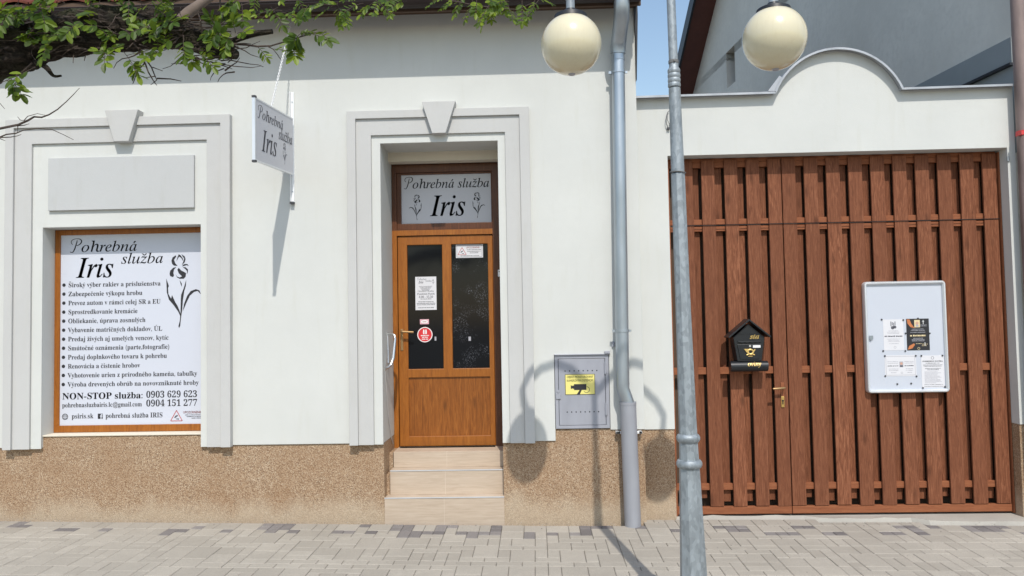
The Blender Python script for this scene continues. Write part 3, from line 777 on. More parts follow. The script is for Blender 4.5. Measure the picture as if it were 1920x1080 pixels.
rect(b, 1.185, 1.300, 1.200, 1.255, fn); rect(b, 1.172, 1.185, 1.212, 1.242, fn); b.add([fn(1.155, 1.208), fn(1.172, 1.218), fn(1.172, 1.238), fn(1.155, 1.246)], [(0, 1, 2, 3)])
b.add([fn(1.21, 1.161), fn(1.238, 1.161), fn(1.256, 1.200), fn(1.236, 1.200)], [(0, 1, 2, 3)])
ring(b, 1.300, 1.203, .030, .004, fn, n=18, a0=-2.6, a1=1.5)
b.build('lettering', 'ink', ysg)

# ------------------------------------------------------------------ hanging sign
hs = thing('hanging_sign', 'square grey and white projecting sign hung by a chain from the white wall', 'hanging sign', (-1.44, 0, 3.27))
P_in, P_out = Vector((-1.432, -.055, 0)), Vector((-1.492, -.86, 0))
def sp(u, v, off=0.0):                       # u 0..1 from the outer end to the wall, v height 0..1
    p = P_out.lerp(P_in, u); zb = 3.243 + .032 * u
    d = (P_in - P_out).normalized(); nrm = Vector((d.y, -d.x, 0))
    return Vector((p.x, p.y, zb + v * .53)) + nrm * off
b = MB()
vs = [sp(u, v, o) for o in (.006, -.012) for u, v in ((0, 0), (1, 0), (1, 1), (0, 1))]
b.add(vs, [(0, 1, 2, 3), (7, 6, 5, 4), (4, 5, 1, 0), (5, 6, 2, 1), (6, 7, 3, 2), (7, 4, 0, 3)]); b.build('board', 'signface', hs)
b = MB()
for v in (0.0, 1.0):
    b.add([sp(u, v + dv, o) for o in (.009, -.015) for u, dv in ((-.004, -.012), (1.0, -.012), (1.0, .012), (-.004, .012))], [(0, 1, 2, 3), (7, 6, 5, 4), (4, 5, 1, 0), (5, 6, 2, 1), (6, 7, 3, 2), (7, 4, 0, 3)])
b.add([sp(u, v, o) for o in (.0095, -.0155) for u, v in ((-.018, -.02), (.008, -.02), (.008, 1.02), (-.018, 1.02))], [(0, 1, 2, 3), (7, 6, 5, 4), (4, 5, 1, 0), (5, 6, 2, 1), (6, 7, 3, 2), (7, 4, 0, 3)])
b.build('frame', 'alu', hs)
for v0, v1 in ((-.035, .0), (1.0, 1.035)):
    b = MB(); b.add([sp(u, v, o) for o in (.012, -.018) for u, v in ((-.022, v0), (.02, v0), (.02, v1), (-.022, v1))], [(0, 1, 2, 3), (7, 6, 5, 4), (4, 5, 1, 0), (5, 6, 2, 1), (6, 7, 3, 2), (7, 4, 0, 3)])
    b.build('corner_cap', 'darkcap', hs)
b = MB(); W_, H_ = .807, .53
fs_ = lambda u, v: sp(u / W_, v / H_, .0075)
write(b, 'Pohrebná', 'swash', (.06, .375, fs_), height=.085, width=.52, weight=.012)
write(b, 'služba', 'swash', (.48, .275, fs_), height=.095, width=.31, weight=.012)
write(b, 'Iris', 'italic', (.13, .10, fs_), height=.185, width=.31, weight=.012)
iris(b, .62, .06, .20, fs_, 1, .002)
b.build('lettering', 'greyink', hs)
b = MB(); b.box(-1.462, -1.43, -.012, .0, 3.02, 4.075); b.box(-1.462, -1.458, -.04, -.012, 3.02, 4.075); br_ = b.build('wall_bar', 'whitepaint', hs, bevel=.002)
b = MB(); b.box(-1.464, -1.428, -.045, .0, 3.0, 3.019); b.build('end_cap', 'darkcap', br_)
for z in (3.12, 3.42, 3.78, 3.98):
    b = MB(); b.tube([(-1.445, -.012, z), (-1.445, -.017, z)], .006, 8); b.build('screw', 'zinc', br_)
b = MB()                                     # links of the chain
A = sp(.42, 1.0); B = Vector((-1.44, -.02, 4.80)); L_ = (B - A).length; nl = 62; dr_ = (B - A).normalized()
s1 = dr_.cross(Vector((1, 0, 0))).normalized(); s2 = dr_.cross(s1)
for k in range(nl):
    c_ = A + dr_ * (L_ * (k + .5) / nl); sd = s1 if k % 2 else s2; hl = L_ / nl * .72; w = .008
    loop = []
    for q in range(8):
        t_ = 2 * math.pi * q / 8; loop.append(c_ + dr_ * hl * math.cos(t_) + sd * w * math.sin(t_))
    b.tube(loop + loop[:1], .0028, 5, cap=False)
b.build('chain', 'whitepaint', hs)

# ------------------------------------------------------------------ things stuck on the door glass
def sheet(name, label, cat, x0, x1, z0, z1, y, mat='paper', t=.0012, group=None):
    b = MB(); b.box(x0, x1, y, y + t, z0, z1); o = b.build(name, mat); return tag(o, label, cat, group)
yg = .5565
o = sheet('opening_hours_sheet', 'white opening hours sheet behind the left pane of the door', 'notice', -.376, -.161, 1.980, 2.318, yg)
b = MB(); fn = flat(yg - .0006); rr = random.Random(8); cx = -.2685
write(b, 'Pohrebná', 'swash', (-.355, 2.283, fn), height=.02, width=.095); write(b, 'služba', 'swash', (-.27, 2.266, fn), height=.018, width=.062)
write(b, 'Iris', 'italic', (-.342, 2.25, fn), height=.026, width=.05, weight=.03); iris(b, -.19, 2.235, .055, fn, 1, .001)
for k in range(5): scribble(b, cx - .07 + .008 * k, cx + .065 - .008 * k, 2.218 - k * .010, .005, fn, rr)
write(b, 'Otváracie hodiny', 'italic', (cx, 2.165, fn), height=.014, width=.165, align='c', weight=.02)
write(b, 'Pondelok-Piatok', 'bold', (cx, 2.135, fn), height=.018, width=.18, align='c')
write(b, '8.00 - 15.30', 'bold', (cx, 2.102, fn), height=.022, width=.145, align='c')
for k, (w, z) in enumerate(((.055, 2.088), (.078, 2.06), (.095, 2.044), (.09, 2.030), (.08, 2.0))): scribble(b, cx - w, cx + w, z, .0075, fn, rr)
b.build('lettering', 'greyink', o)
o = sheet('small_sticker', 'small pink and white sticker above the round red sticker on the door glass', 'sticker', -.333, -.242, 1.836, 1.886, yg, 'pink')
b = MB(); b.add([flat(yg - .0006)(-.2875 + .036 * math.cos(k * math.pi / 10), 1.861 + .016 * math.sin(k * math.pi / 10)) for k in range(20)], [tuple(range(20))]); b.build('white_oval', 'whiteprint', o)
b = MB(); scribble(b, -.306, -.268, 1.857, .008, flat(yg - .0012), rr); b.build('lettering', 'dullred', o)
b = MB(); b.tube([(-.284, yg + .001, 1.730), (-.284, yg, 1.730)], .078, 36)
o = b.build('round_sticker', 'red'); tag(o, 'round red sticker with white footprints on the left door pane', 'sticker')
b = MB(); fn = flat(yg - .0008); ring(b, -.284, 1.730, .077, .008, fn, n=40)
for sx in (-1, 1):
    q = [(.004, .0), (.017, .0), (.02, .02), (.018, .04), (.011, .052), (.004, .04)]
    b.add([fn(-.284 + sx * x, 1.735 + z) for x, z in (q if sx > 0 else q[::-1])], [tuple(range(6))])
for (w, z) in ((.042, 1.716), (.03, 1.699), (.032, 1.680)): scribble(b, -.284 - w, -.284 + w, z, .011, fn, rr)
b.build('print', 'whiteprint', o)
o = sheet('camera_warning_sticker', 'white camera warning sticker with a triangle at the top of the right door pane', 'sticker', .043, .319, 2.502, 2.638, yg)
b = MB(); fn = flat(yg - .0006)
for u0, u1, v0, v1 in ((.052, .31, 2.509, 2.512), (.052, .31, 2.628, 2.631), (.052, .055, 2.512, 2.628), (.307, .31, 2.512, 2.628)): rect(b, u0, u1, v0, v1, fn, 1)
warn_triangle(b, .106, 2.534, .085, fn, 0, 1)
write(b, 'UPOZORNENIE !', 'sans', (.148, 2.597, fn), height=.018, width=.148, weight=.03)
for u0, u1, z in ((.155, .30, 2.58), (.16, .295, 2.564), (.185, .27, 2.548), (.09, .28, 2.519)): scribble(b, u0, u1, z, .007, fn, rr, 1)
b.build('print', ['dullred', 'greyink'], o)
for x, z, w, h, lab in ((-.186, 1.668, .017, .04, 'tiny grey label scrap below the round red sticker'), (.158, 1.660, .024, .042, 'tiny grey label scrap low on the right door pane')):
    o = sheet('label_scrap', lab, 'label', x, x + w, z, z + h, yg, 'paleink')

# ------------------------------------------------------------------ gate wall
gw = thing('gate_wall', 'white gateway wall with a rounded arch crest over the brown timber gate', 'gate wall', (3.7, .18, -.05))
YG = .18
GX0, GX1, GZ = 2.140, 5.350, 3.415
arc = []
cx, R_, zc = 3.765, .66, 3.735                # crest circle
prof = [(1.834, 3.978), (3.165, 3.985)]
a0 = math.asin((3.985 - zc) / R_)
for k in range(25):
    q = math.pi - a0 - (math.pi - 2 * a0) * k / 24
    prof.append((cx + R_ * math.cos(q) * .985, zc + R_ * math.sin(q)))
prof += [(4.375, 3.99), (5.425, 3.998)]
outl = [(1.834, .80), (GX0, .80), (GX0, GZ), (GX1, GZ), (GX1, .80), (5.425, .80)] + prof[::-1]
b = MB(); b.prism(outl, YG, .45); b.build('wall', 'wall', gw, bevel=.004)
b = MB(); b.box(1.834, GX0 - .002, YG + .012, .44, -.25, .7995); b.box(GX1 + .002, 5.425, YG + .012, .44, -.25, .7995); b.build('plinth', 'plinth', gw, bevel=.004)
b = MB(); cp = [(x, z) for x, z in prof]
def strip(p0, p1, y0, y1, t, lift=.0):
    (xa, za), (xb, zb) = p0, p1; d = Vector((xb - xa, zb - za)).normalized(); n = Vector((-d.y, d.x))
    q = [(xa + n.x * lift, za + n.y * lift), (xb + n.x * lift, zb + n.y * lift), (xb + n.x * (lift + t), zb + n.y * (lift + t)), (xa + n.x * (lift + t), za + n.y * (lift + t))]
    return q
def norms(ps):
    out = []
    for i in range(len(ps)):
        a = Vector(ps[max(i - 1, 0)]); c_ = Vector(ps[min(i + 1, len(ps) - 1)]); d = (c_ - a).normalized(); out.append(Vector((-d.y, d.x)))
    return out
nr = norms(cp); vs = []; fs = []
for (x, z), n in zip(cp, nr):
    for y, o in ((.103, -.013), (.103, .007), (.50, .007), (.50, .001), (.107, .001), (.107, -.013)): vs.append((x + n.x * o, y, z + n.y * o))
for i in range(len(cp) - 1):
    for k in range(6): fs.append((i * 6 + k, i * 6 + (k + 1) % 6, (i + 1) * 6 + (k + 1) % 6, (i + 1) * 6 + k))
fs += [tuple(range(6)), tuple(range((len(cp) - 1) * 6, len(cp) * 6))[::-1]]
b.add(vs, fs)
b.prism([(3.10, 4.003), (3.19, 4.0), (3.235, 4.13), (3.215, 4.15), (3.16, 4.08)], .12, .14)
b.build('coping', 'coping', gw)
b = MB(); b.prism([(2.13, -.066), (3.2, -.070), (3.9, -.082), (4.3, -.10), (5.34, -.13), (5.6, -.14), (5.6, -.3), (2.13, -.3)][::-1], .0, .60)
vs = []
b = MB()
xs_ = [2.13 + .12 * k for k in range(30)]; rr = random.Random(4)
for x in xs_: vs.append((x, .62, -.060)); vs.append((x, .30, -.062)); vs.append((x, (.215 if x < 3.42 else .115 if x < 4.32 else .02) + rr.uniform(0, .03), gz(x, 0) + rr.uniform(-.004, .008))); vs.append((x, .0 if x > 4.3 else .1, gz(x, 0) - .06))
b.add(vs, [(i * 4 + k, (i + 1) * 4 + k, (i + 1) * 4 + k + 1, i * 4 + k + 1)[::-1] for i in range(29) for k in range(3)])
b.build('threshold', 'concrete', gw)
b = MB(); b.tube([(2.165, .17, 3.85), (2.150, .155, 3.835), (2.136, .15, 3.80), (2.128, .15, 3.75), (2.135, .15, 3.715), (2.15, .16, 3.685)], .0035, 6)
b.tube([(2.15, .165, 3.83), (2.142, .15, 3.76), (2.16, .15, 3.72), (2.175, .16, 3.715)], .003, 6)
cb_ = b.build('loose_cable', 'cable'); tag(cb_, 'loose grey cable loop with plugs on the gate wall behind the lamp post', 'cable')
b = MB(); b.box(2.138, 2.165, .155, .175, 3.665, 3.688); b.box(2.165, 2.185, .15, .175, 3.705, 3.728); b.build('plug', 'darkcap', cb_, bevel=.002)

# ------------------------------------------------------------------ timber gate, two leaves
rr = random.Random(11)
def plank(b, x0, x1, z0, z1, y0, y1, cut):
    for a, c_ in ((z0, cut - .003), (cut + .003, z1)): b.box(x0, x1, y0 + rr.uniform(-.002, .002), y1, a, c_)
def leaf_(name, label, x0, x1, lefts, wd, zt):
    g = thing(name, label, 'gate', ((x0 + x1) / 2, .34, -.05), 'timber gate leaves')
    f = MB(); bk = MB()
    for l in lefts: plank(f, l, l + wd, .034 + rr.uniform(-.004, .004), zt, .320, .343, 2.752)
    for i, l in enumerate(lefts[:-1]):
        c_ = (l + wd + lefts[i + 1]) / 2 + rr.uniform(-.006, .006)
        plank(bk, c_ - .072, c_ + .016 + (c_ - .84) * .00855, .06 + rr.uniform(0, .04), zt - .004, .384, .405, 2.752)
    f.build('front_planks', 'gatewood', g, bevel=.003, seg=1); bk.build('rear_planks', 'gatewood', g, bevel=.003, seg=1)
    for z0, z1 in ((.187, .248), (1.300, 1.367), (2.694, 2.741), (2.760, 2.812), (3.322, 3.372)):
        q = MB(); q.box(x0 + .004, x1 - .004, .3435, .3835, z0, z1); q.build('rail', 'railwood', g, bevel=.003)
    q = MB(); q.box(x0, x1, .325, .372, -.040, .031); q.build('bottom_rail', 'railwood', g, bevel=.004)
    return g
L1 = [2.278, 2.489, 2.712, 2.923, 3.133]
gl = leaf_('wooden_gate', 'narrow left leaf of the brown timber gate, carrying the door handle', 2.172, 3.262, L1, .128, 3.392)
L2 = [3.270 + .2137 * k for k in range(10)]
gr_ = leaf_('wooden_gate', 'wide right leaf of the brown timber gate', 3.268, 5.332, L2, .132, 3.392)
b = MB(); b.box(2.143, 2.166, .27, .40, -.05, 3.40); b.box(5.336, 5.349, .30, .40, -.05, 3.40); b.box(2.167, 5.335, .3445, .41, 3.3735, 3.4145)
b.build('gate_post', 'railwood', gw, bevel=.003)
b = MB(); b.tube([(2.176, .315, 2.751), (2.7, .314, 2.749), (3.262, .315, 2.752)], .003, 6); b.build('wire', 'black', gl)
b = MB(); b.tube([(3.27, .315, 2.751), (3.9, .314, 2.749), (4.6, .315, 2.752), (5.33, .315, 2.754)], .003, 6); b.build('wire', 'black', gr_)
# handle on the narrow leaf
b = MB(); b.box(3.188, 3.222, .312, .319, 1.08, 1.215); hp = b.build('handle', 'railwood', gl, bevel=.003)
b = MB(); b.box(3.189, 3.220, .311, .319, .975, 1.079); b.build('lock_plate', 'brass', hp, bevel=.003)
b = MB(); b.tube([(3.208, .315, 1.165), (3.208, .262, 1.165), (3.198, .255, 1.164), (3.100, .258, 1.158)], [.012, .012, .012, .010], 10); b.build('lever', 'bronze', hp, smooth=True)
b = MB(); b.tube([(3.204, .311, 1.04), (3.204, .305, 1.04)], .009, 10); b.box(3.200, 3.208, .305, .311, 1.005, 1.04); b.build('keyhole', 'black', hp)
# dark sheet added so the gaps between the planks read as shade
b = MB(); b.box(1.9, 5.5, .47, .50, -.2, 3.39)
b.build('gap_shade_sheet', 'soffit', gw)

# ------------------------------------------------------------------ mailbox
mb_ = thing('mailbox', 'black house shaped mailbox with gold post horn on the brown gate', 'mailbox', (2.86, .25, 1.33))
cxm = 2.860
b = MB(); b.prism([(cxm - .112, 1.432), (cxm + .115, 1.432), (cxm + .150, 1.655), (cxm + .0, 1.785), (cxm - .146, 1.658)], .175, .315); b.build('body', 'blackmetal', mb_, bevel=.004)
b = MB()
for s in (-1, 1):
    a, c_ = Vector((cxm, 1.832)), Vector((cxm + s * .202, 1.664)); d = (c_ - a).normalized(); n = Vector((-d.y, d.x)) * (s)
    q = [a, c_, c_ - n * .014, a - Vector((0, .019))]
    b.prism([(p.x, p.y) for p in (q if s > 0 else q[::-1])], .135, .318)
b.build('roof', 'blackmetal', mb_, bevel=.002)
b = MB(); b.prism([(cxm - .087, 1.452), (cxm + .092, 1.452), (cxm + .116, 1.592), (cxm - .113, 1.592)], .168, .1748); dm = b.build('door', 'blackmetal', mb_, bevel=.003)
b = MB()
pp = [(cxm - .105, 1.622), (cxm + .108, 1.622), (cxm + .108, 1.607)]
for k in range(9): pp.append((cxm + .100 - k * .024, 1.603 if k % 2 else 1.611))
pp.append((cxm - .105, 1.607)); b.prism(pp[::-1], .158, .1748); b.build('slot_flap', 'blackmetal', mb_, bevel=.002)
b = MB(); b.box(cxm - .10, cxm + .10, .171, .1748, 1.690, 1.694); b.build('moulding', 'blackmetal', mb_)
b = MB(); b.tube([(cxm + .006, .168, 1.575), (cxm + .006, .161, 1.575)], .010, 12); b.build('lock', 'chrome', dm)
b = MB(); b.box(cxm + .034, cxm + .105, .165, .1679, 1.558, 1.582); b.build('name_plate', 'whiteprint', dm)
b = MB()                                     # post horn emblem
hx, hz, hy = cxm + .008, 1.520, .164
loop = [(hx + .026 * math.cos(t * math.pi / 8), hy, hz + .022 * math.sin(t * math.pi / 8)) for t in range(17)]
b.tube(loop, .0085, 8)
b.prism([(hx - .060, hz + .028), (hx - .020, hz + .028), (hx - .012, hz - .014), (hx - .034, hz - .006)][::-1], hy - .006, hy + .003)
b.tube([(hx + .012, hy, hz - .018), (hx + .036, hy, hz + .010), (hx + .044, hy, hz + .024)], [.008, .006, .008], 8)
b.tube([(hx - .036, hy, hz - .030), (hx - .02, hy, hz - .022), (hx + .02, hy, hz - .022), (hx + .04, hy, hz - .030)], .006, 8)
b.box(hx - .02, hx + .02, hy, hy + .004, hz - .044, hz - .038)
b.build('post_horn', 'gold', mb_, smooth=True)
b = MB(); b.tube([(cxm - .178, .20, 1.382), (cxm + .172, .20, 1.382)], .050, 20); b.box(cxm - .14, cxm + .14, .22, .318, 1.40, 1.431); tb = b.build('newspaper_tube', 'blackmetal', mb_, smooth=True)
b = MB(); write(b, 'sta', 'italic', (cxm + .012, 1.642, flat(.1738)), height=.045, width=.088, weight=.05, cap=.66); b.build('lettering', 'gold', mb_)
b = MB(); tubefn = lambda u, v: (u, .20 - .0512 * math.cos((v - 1.382) / .0505), 1.382 + .0512 * math.sin((v - 1.382) / .0505))
write(b, 'oviny', 'italic', (cxm - .022, 1.385, tubefn), height=.045, width=.125, weight=.05, cap=.66); b.build('lettering', 'gold', tb)

# ------------------------------------------------------------------ notice board
nb = thing('notice_board', 'white glazed notice board with rounded aluminium frame on the right gate leaf', 'notice board', (4.385, .31, 1.1))
NBX0, NBX1, NBZ0, NBZ1 = 3.995, 4.768, 1.101, 2.167
b = MB()
w = .030
def rr_poly(x0, x1, z0, z1, r, n=6):
    p = []
    for cx_, cz_, a in ((x1 - r, z1 - r, 0), (x0 + r, z1 - r, 90), (x0 + r, z0 + r, 180), (x1 - r, z0 + r, 270)):
        for k in range(n + 1): q = R(a + 90 * k / n); p.append((cx_ + r * math.cos(q), cz_ + r * math.sin(q)))
    return p
po, pi_ = rr_poly(NBX0, NBX1, NBZ0, NBZ1, .035), rr_poly(NBX0 + w, NBX1 - w, NBZ0 + w, NBZ1 - w, .008)
n = len(po); vs = []
for y, P in ((.318, po), (.272, po), (.262, [(a * .75 + c_ * .25, d * .75 + e * .25) for (a, d), (c_, e) in zip(po, pi_)]), (.262, [(a * .4 + c_ * .6, d * .4 + e * .6) for (a, d), (c_, e) in zip(po, pi_)]), (.276, pi_), (.30, pi_)):
    vs += [(x, y, z) for x, z in P]
b.add(vs, [(l * n + k, l * n + (k + 1) % n, (l + 1) * n + (k + 1) % n, (l + 1) * n + k)[::-1] for l in range(5) for k in range(n)])
b.build('frame', 'alu', nb, bevel=0, smooth=True)
b = MB(); b.box(NBX0 + .012, NBX1 - .012, .288, .316, NBZ0 + .012, NBZ1 - .012); b.build('back_board', 'whiteboard', nb)
b = MB(); b.tube([(4.048, .288, 1.618), (4.048, .272, 1.618)], .012, 12); b.box(4.038, 4.07, .277, .284, 1.615, 1.65); b.build('lock', 'galv', nb)
yb_ = .2865
o = sheet('funeral_notice', 'upright white funeral notice beside the black one on the notice board', 'notice', 4.172, 4.363, 1.506, 1.802, yb_)
b = MB(); fn = flat(yb_ - .0006); rr = random.Random(21); cx = 4.267
for k in range(4): rect(b, cx - .024 + k * .013, cx - .017 + k * .013, 1.735 + (k % 2) * .01, 1.782 - (k % 3) * .006, fn, 1)
disc(b, cx - .006, 1.722, .016, fn, 1); disc(b, cx + .016, 1.728, .014, fn, 1)
for k, (w_, z) in enumerate(((.045, 1.69), (.06, 1.678), (.055, 1.666), (.06, 1.612), (.05, 1.60), (.055, 1.588), (.045, 1.568))): scribble(b, cx - w_, cx + w_, z, .005, fn, rr, 0)
scribble(b, cx - .085, cx + .088, 1.635, .012, fn, rr, 1); ring(b, cx + .01, 1.535, .012, .003, fn, 0)
b.build('print', ['paleink', 'greyink'], o)
o = sheet('funeral_notice', 'black funeral notice with gold lettering on the notice board', 'notice', 4.391, 4.605, 1.502, 1.805, yb_, 'ink')
b = MB(); cx = 4.498
b.add([fn(4.397, 1.80), fn(4.403, 1.76), fn(4.43, 1.725), fn(4.47, 1.715), fn(4.44, 1.755), fn(4.425, 1.798)], [(0, 1, 2, 3, 4, 5)], 2)
b.add([fn(4.398, 1.51), fn(4.44, 1.522), fn(4.466, 1.555), fn(4.458, 1.57), fn(4.41, 1.545)], [(0, 1, 2, 3, 4)], 2)
rect(b, 4.467, 4.520, 1.722, 1.793, fn, 0); disc(b, 4.493, 1.762, .015, flat(yb_ - .0012), 3); rect(b, 4.481, 4.506, 1.728, 1.748, flat(yb_ - .0012), 4)
rect(b, 4.549, 4.554, 1.752, 1.792, fn, 1); rect(b, 4.542, 4.561, 1.776, 1.781, fn, 1)
for w_, z in ((.03, 1.742), (.03, 1.732)): scribble(b, 4.552 - w_, 4.552 + w_, z, .005, fn, rr, 4)
for w_, z in ((.055, 1.703), (.065, 1.69), (.07, 1.672), (.045, 1.615), (.06, 1.602), (.06, 1.59)): scribble(b, cx - w_, cx + w_, z, .006, fn, rr, 4)
scribble(b, cx - .075, cx + .072, 1.636, .016, fn, rr, 0)
for u0, u1, z in ((4.475, 4.53, 1.563), (4.535, 4.585, 1.558), (4.53, 4.575, 1.543)): scribble(b, u0, u1, z, .006, fn, rr, 0)
rect(b, 4.558, 4.563, 1.545, 1.578, flat(yb_ - .0012), 1); ring(b, 4.50, 1.52, .012, .003, fn, 0)
b.build('print', ['goldtext', 'whiteprint', 'orange', 'skin', 'paleink'], o)
o = sheet('funeral_notice', 'wide white funeral notice with a small portrait at the bottom of the notice board', 'notice', 4.174, 4.470, 1.259, 1.458, yb_)
b = MB()
for u0, u1, v0, v1 in ((4.184, 4.46, 1.268, 1.271), (4.184, 4.46, 1.446, 1.449), (4.184, 4.187, 1.271, 1.446), (4.457, 4.46, 1.271, 1.446)): rect(b, u0, u1, v0, v1, fn, 0)
rect(b, 4.312, 4.348, 1.345, 1.398, fn, 0); disc(b, 4.330, 1.378, .013, flat(yb_ - .0012), 2, 14); rect(b, 4.316, 4.344, 1.346, 1.362, flat(yb_ - .0012), 1)
for u0, u1, z in ((4.20, 4.30, 1.395), (4.20, 4.30, 1.38), (4.36, 4.445, 1.395), (4.36, 4.445, 1.38), (4.21, 4.30, 1.325), (4.21, 4.30, 1.31), (4.37, 4.44, 1.325), (4.37, 4.44, 1.31), (4.23, 4.28, 1.29), (4.385, 4.43, 1.29)): scribble(b, u0, u1, z, .006, fn, rr, 0)
scribble(b, 4.20, 4.30, 1.353, .009, fn, rr, 1); scribble(b, 4.36, 4.445, 1.353, .009, fn, rr, 1); ring(b, 4.332, 1.29, .01, .003, fn, 0)
b.build('print', ['paleink', 'greyink', 'skin'], o)
o = sheet('price_list_sheet', 'white sheet of printed text in the lower right corner of the notice board', 'notice', 4.518, 4.733, 1.145, 1.451, yb_)
b = MB(); cx = 4.625
ring(b, cx, 1.428, .014, .003, fn, 1)
write(b, 'POHREBNÁ SLUŽBA', 'bold', (cx, 1.390, fn), height=.012, width=.19, align='c', mi=1, weight=.04)
for w_, z in ((.065, 1.375), (.09, 1.358), (.085, 1.346), (.075, 1.324), (.055, 1.312)): scribble(b, cx - w_, cx + w_, z, .006, fn, rr, 1)
for k in range(11): scribble(b, 4.545, 4.545 + rr.uniform(.10, .165), 1.293 - k * .0105, .005, fn, rr, 0)
for z in (1.172, 1.155): scribble(b, 4.54, 4.715, z, .005, fn, rr, 1)
b.build('print', ['paleink', 'greyink'], o)
MAG = [(4.160, 1.803, 'top left corner of the upright white notice'), (4.364, 1.795, 'top right corner of the upright white notice'), (4.163, 1.502, 'bottom left corner of the upright white notice'), (4.372, 1.499, 'bottom right corner of the upright white notice'),
       (4.503, 1.807, 'top edge of the black notice'), (4.381, 1.667, 'left edge of the black notice'), (4.608, 1.663, 'right edge of the black notice'),
       (4.177, 1.454, 'top left corner of the wide notice'), (4.468, 1.451, 'top right corner of the wide notice'), (4.174, 1.263, 'bottom left corner of the wide notice'), (4.468, 1.256, 'bottom right corner of the wide notice'),
       (4.521, 1.450, 'top left corner of the printed text sheet'), (4.719, 1.449, 'top right corner of the printed text sheet'), (4.523, 1.144, 'bottom left corner of the printed text sheet'), (4.729, 1.151, 'bottom right corner of the printed text sheet'),
       (4.284, 1.185, 'bare board, left of the loose pair under the wide notice'), (4.415, 1.188, 'bare board, right of the loose pair under the wide notice')]
b = MB(); b.lathe([(0.0, .006), (.005, .006), (.0078, .0045), (.0085, 0), (0, 0)], (4.160, yb_ - .002, 1.803), 12, axis='y')
mg = b.build('magnet', 'darkcap', loc=(4.160, yb_ - .002, 1.803))
for i, (x, z, lab) in enumerate(MAG):
    o = mg if i == 0 else mg.copy()
    if i: COL.objects.link(o)
    o.location = (x, yb_ - .002, z); tag(o, 'dark round magnet on the ' + lab, 'magnet', 'notice board magnets')

# ------------------------------------------------------------------ lamp post
LX, LY = 1.745, -2.35
lp = thing('lamp_post', 'grey galvanised street lamp post with two cream globes on curved arms', 'street lamp', (1.782, LY, -.1))
ax = lambda z: 1.782 - .0115 * z
b = MB()
zs_ = [-.12, .33, .84, 1.02, 1.22, 2.0, 2.76]; rs = [.094, .0815, .0665, .060, .0555, .0475, .0442]
b.tube([(ax(z), LY, z) for z in zs_], rs, 8, rot=R(22.5))
b.build('post', 'galv', lp, bevel=.003)
b = MB(); b.tube([(ax(z), LY, z) for z in (2.765, 3.30)], [.0415, .0365], 24); b.build('upper_post', 'galv', lp, smooth=True)
b = MB(); b.tube([(ax(3.3), LY, 3.3), (ax(4.17), LY, 4.17)], [.0285, .027], 20); b.lathe([(.03, 0), (.034, .012), (.022, .03), (0, .036)], (ax(4.17), LY, 4.165), 16); b.build('rod', 'galv', lp, smooth=True)
for z, r_ in ((1.112, .072), (.955, .079)):
    b = MB(); b.lathe([(.055, -.03), (r_ - .008, -.022), (r_, -.008), (r_, .008), (r_ - .008, .022), (.052, .028)], (ax(z), LY, z), 32); b.build('ring', 'galv', lp, smooth=True)
b = MB()
pr_ = [(.030, -.075)]
for k in range(4): pr_ += [(.0385, -.07 + k * .03), (.040, -.06 + k * .03), (.0385, -.048 + k * .03), (.036, -.045 + k * .03)]
pr_ += [(.029, .055), (.0285, .09)]
b.lathe(pr_, (ax(3.38), LY, 3.38), 28); b.build('collar', 'galv', lp, smooth=True)
b = MB(); b.tube([(ax(2.762) + .0475 * math.cos(t * math.pi / 12), LY + .0475 * math.sin(t * math.pi / 12), 2.766 - .012 * math.cos(t * math.pi / 12) * .4) for t in range(25)], .0032, 6); b.build('wire_tie', 'cable', lp)
b = MB(); b.lathe([(.029, -.012), (.032, -.008), (.032, .008), (.029, .012)], (ax(3.47), LY, 3.47), 20); b.tube([(ax(3.47), LY - .03, 3.47), (ax(3.47), LY - .04, 3.47)], .006, 8); b.build('clamp', 'cable', lp)
for s, gr, gxc in ((-1, .192, 1.100), (1, .1965, 2.378)):
    hx = gxc - LX
    b = MB()
    path = [(0.0, 4.10), (.10, 4.21), (.22, 4.33), (.36, 4.385), (.50, 4.34), (.62, 4.22), (.685, 4.09), (.675, 3.97), (.645, 3.89), (abs(hx), 3.85), (abs(hx), 3.78)]
    b.tube([(LX + s * px, LY, pz) for px, pz in path], .028, 16)
    b.build('arm', 'galv', lp, smooth=True)
    b = MB(); prof_ = [(gr * math.sin(math.pi * k / 40), -gr * math.cos(math.pi * k / 40)) for k in range(37)]
    b.lathe(prof_, (gxc, LY, 3.601), 64); gl_ = b.build('globe', 'globe', lp, smooth=True)
    b = MB(); b.lathe([(0, -gr - .006), (.018, -gr - .005), (.022, -gr + .001), (.03, -gr + .003)], (gxc, LY, 3.601), 20); b.build('drain_plug', 'paleink', gl_, smooth=True)
    b = MB(); b.lathe([(0, .226), (.035, .226), (.04, .20), (.085, .196), (.104, .186), (.108, .160), (.100, .150), (0, .150)], (gxc, LY, 3.601), 40); b.build('cap', 'black', lp, smooth=True)

# ------------------------------------------------------------------ right-hand drainpipe
dp2 = thing('drainpipe', 'brown weathered drainpipe with a red band at the right end of the gate wall', 'drainpipe', (5.45, .08, -.05))
b = MB(); b.tube([(5.452, .08, -.1), (5.452, .08, 6.0)], .064, 24); b.build('pipe', 'rust', dp2, smooth=True)
b = MB(); b.tube([(5.452, .08, 3.50), (5.452, .08, 3.53)], .069, 24); b.tube([(5.452, .08, 3.53), (5.452, .08, 3.545)], .067, 24); b.box(5.376, 5.40, .0, .05, 3.495, 3.53); b.build('band', 'redtape', dp2)
b = MB(); b.box(5.34, 5.36, .165, .179, 3.28, 3.33); tag(b.build('hinge_plate', 'galv', None, bevel=.003), 'small grey plate on the wall edge beside the gate top', 'plate')

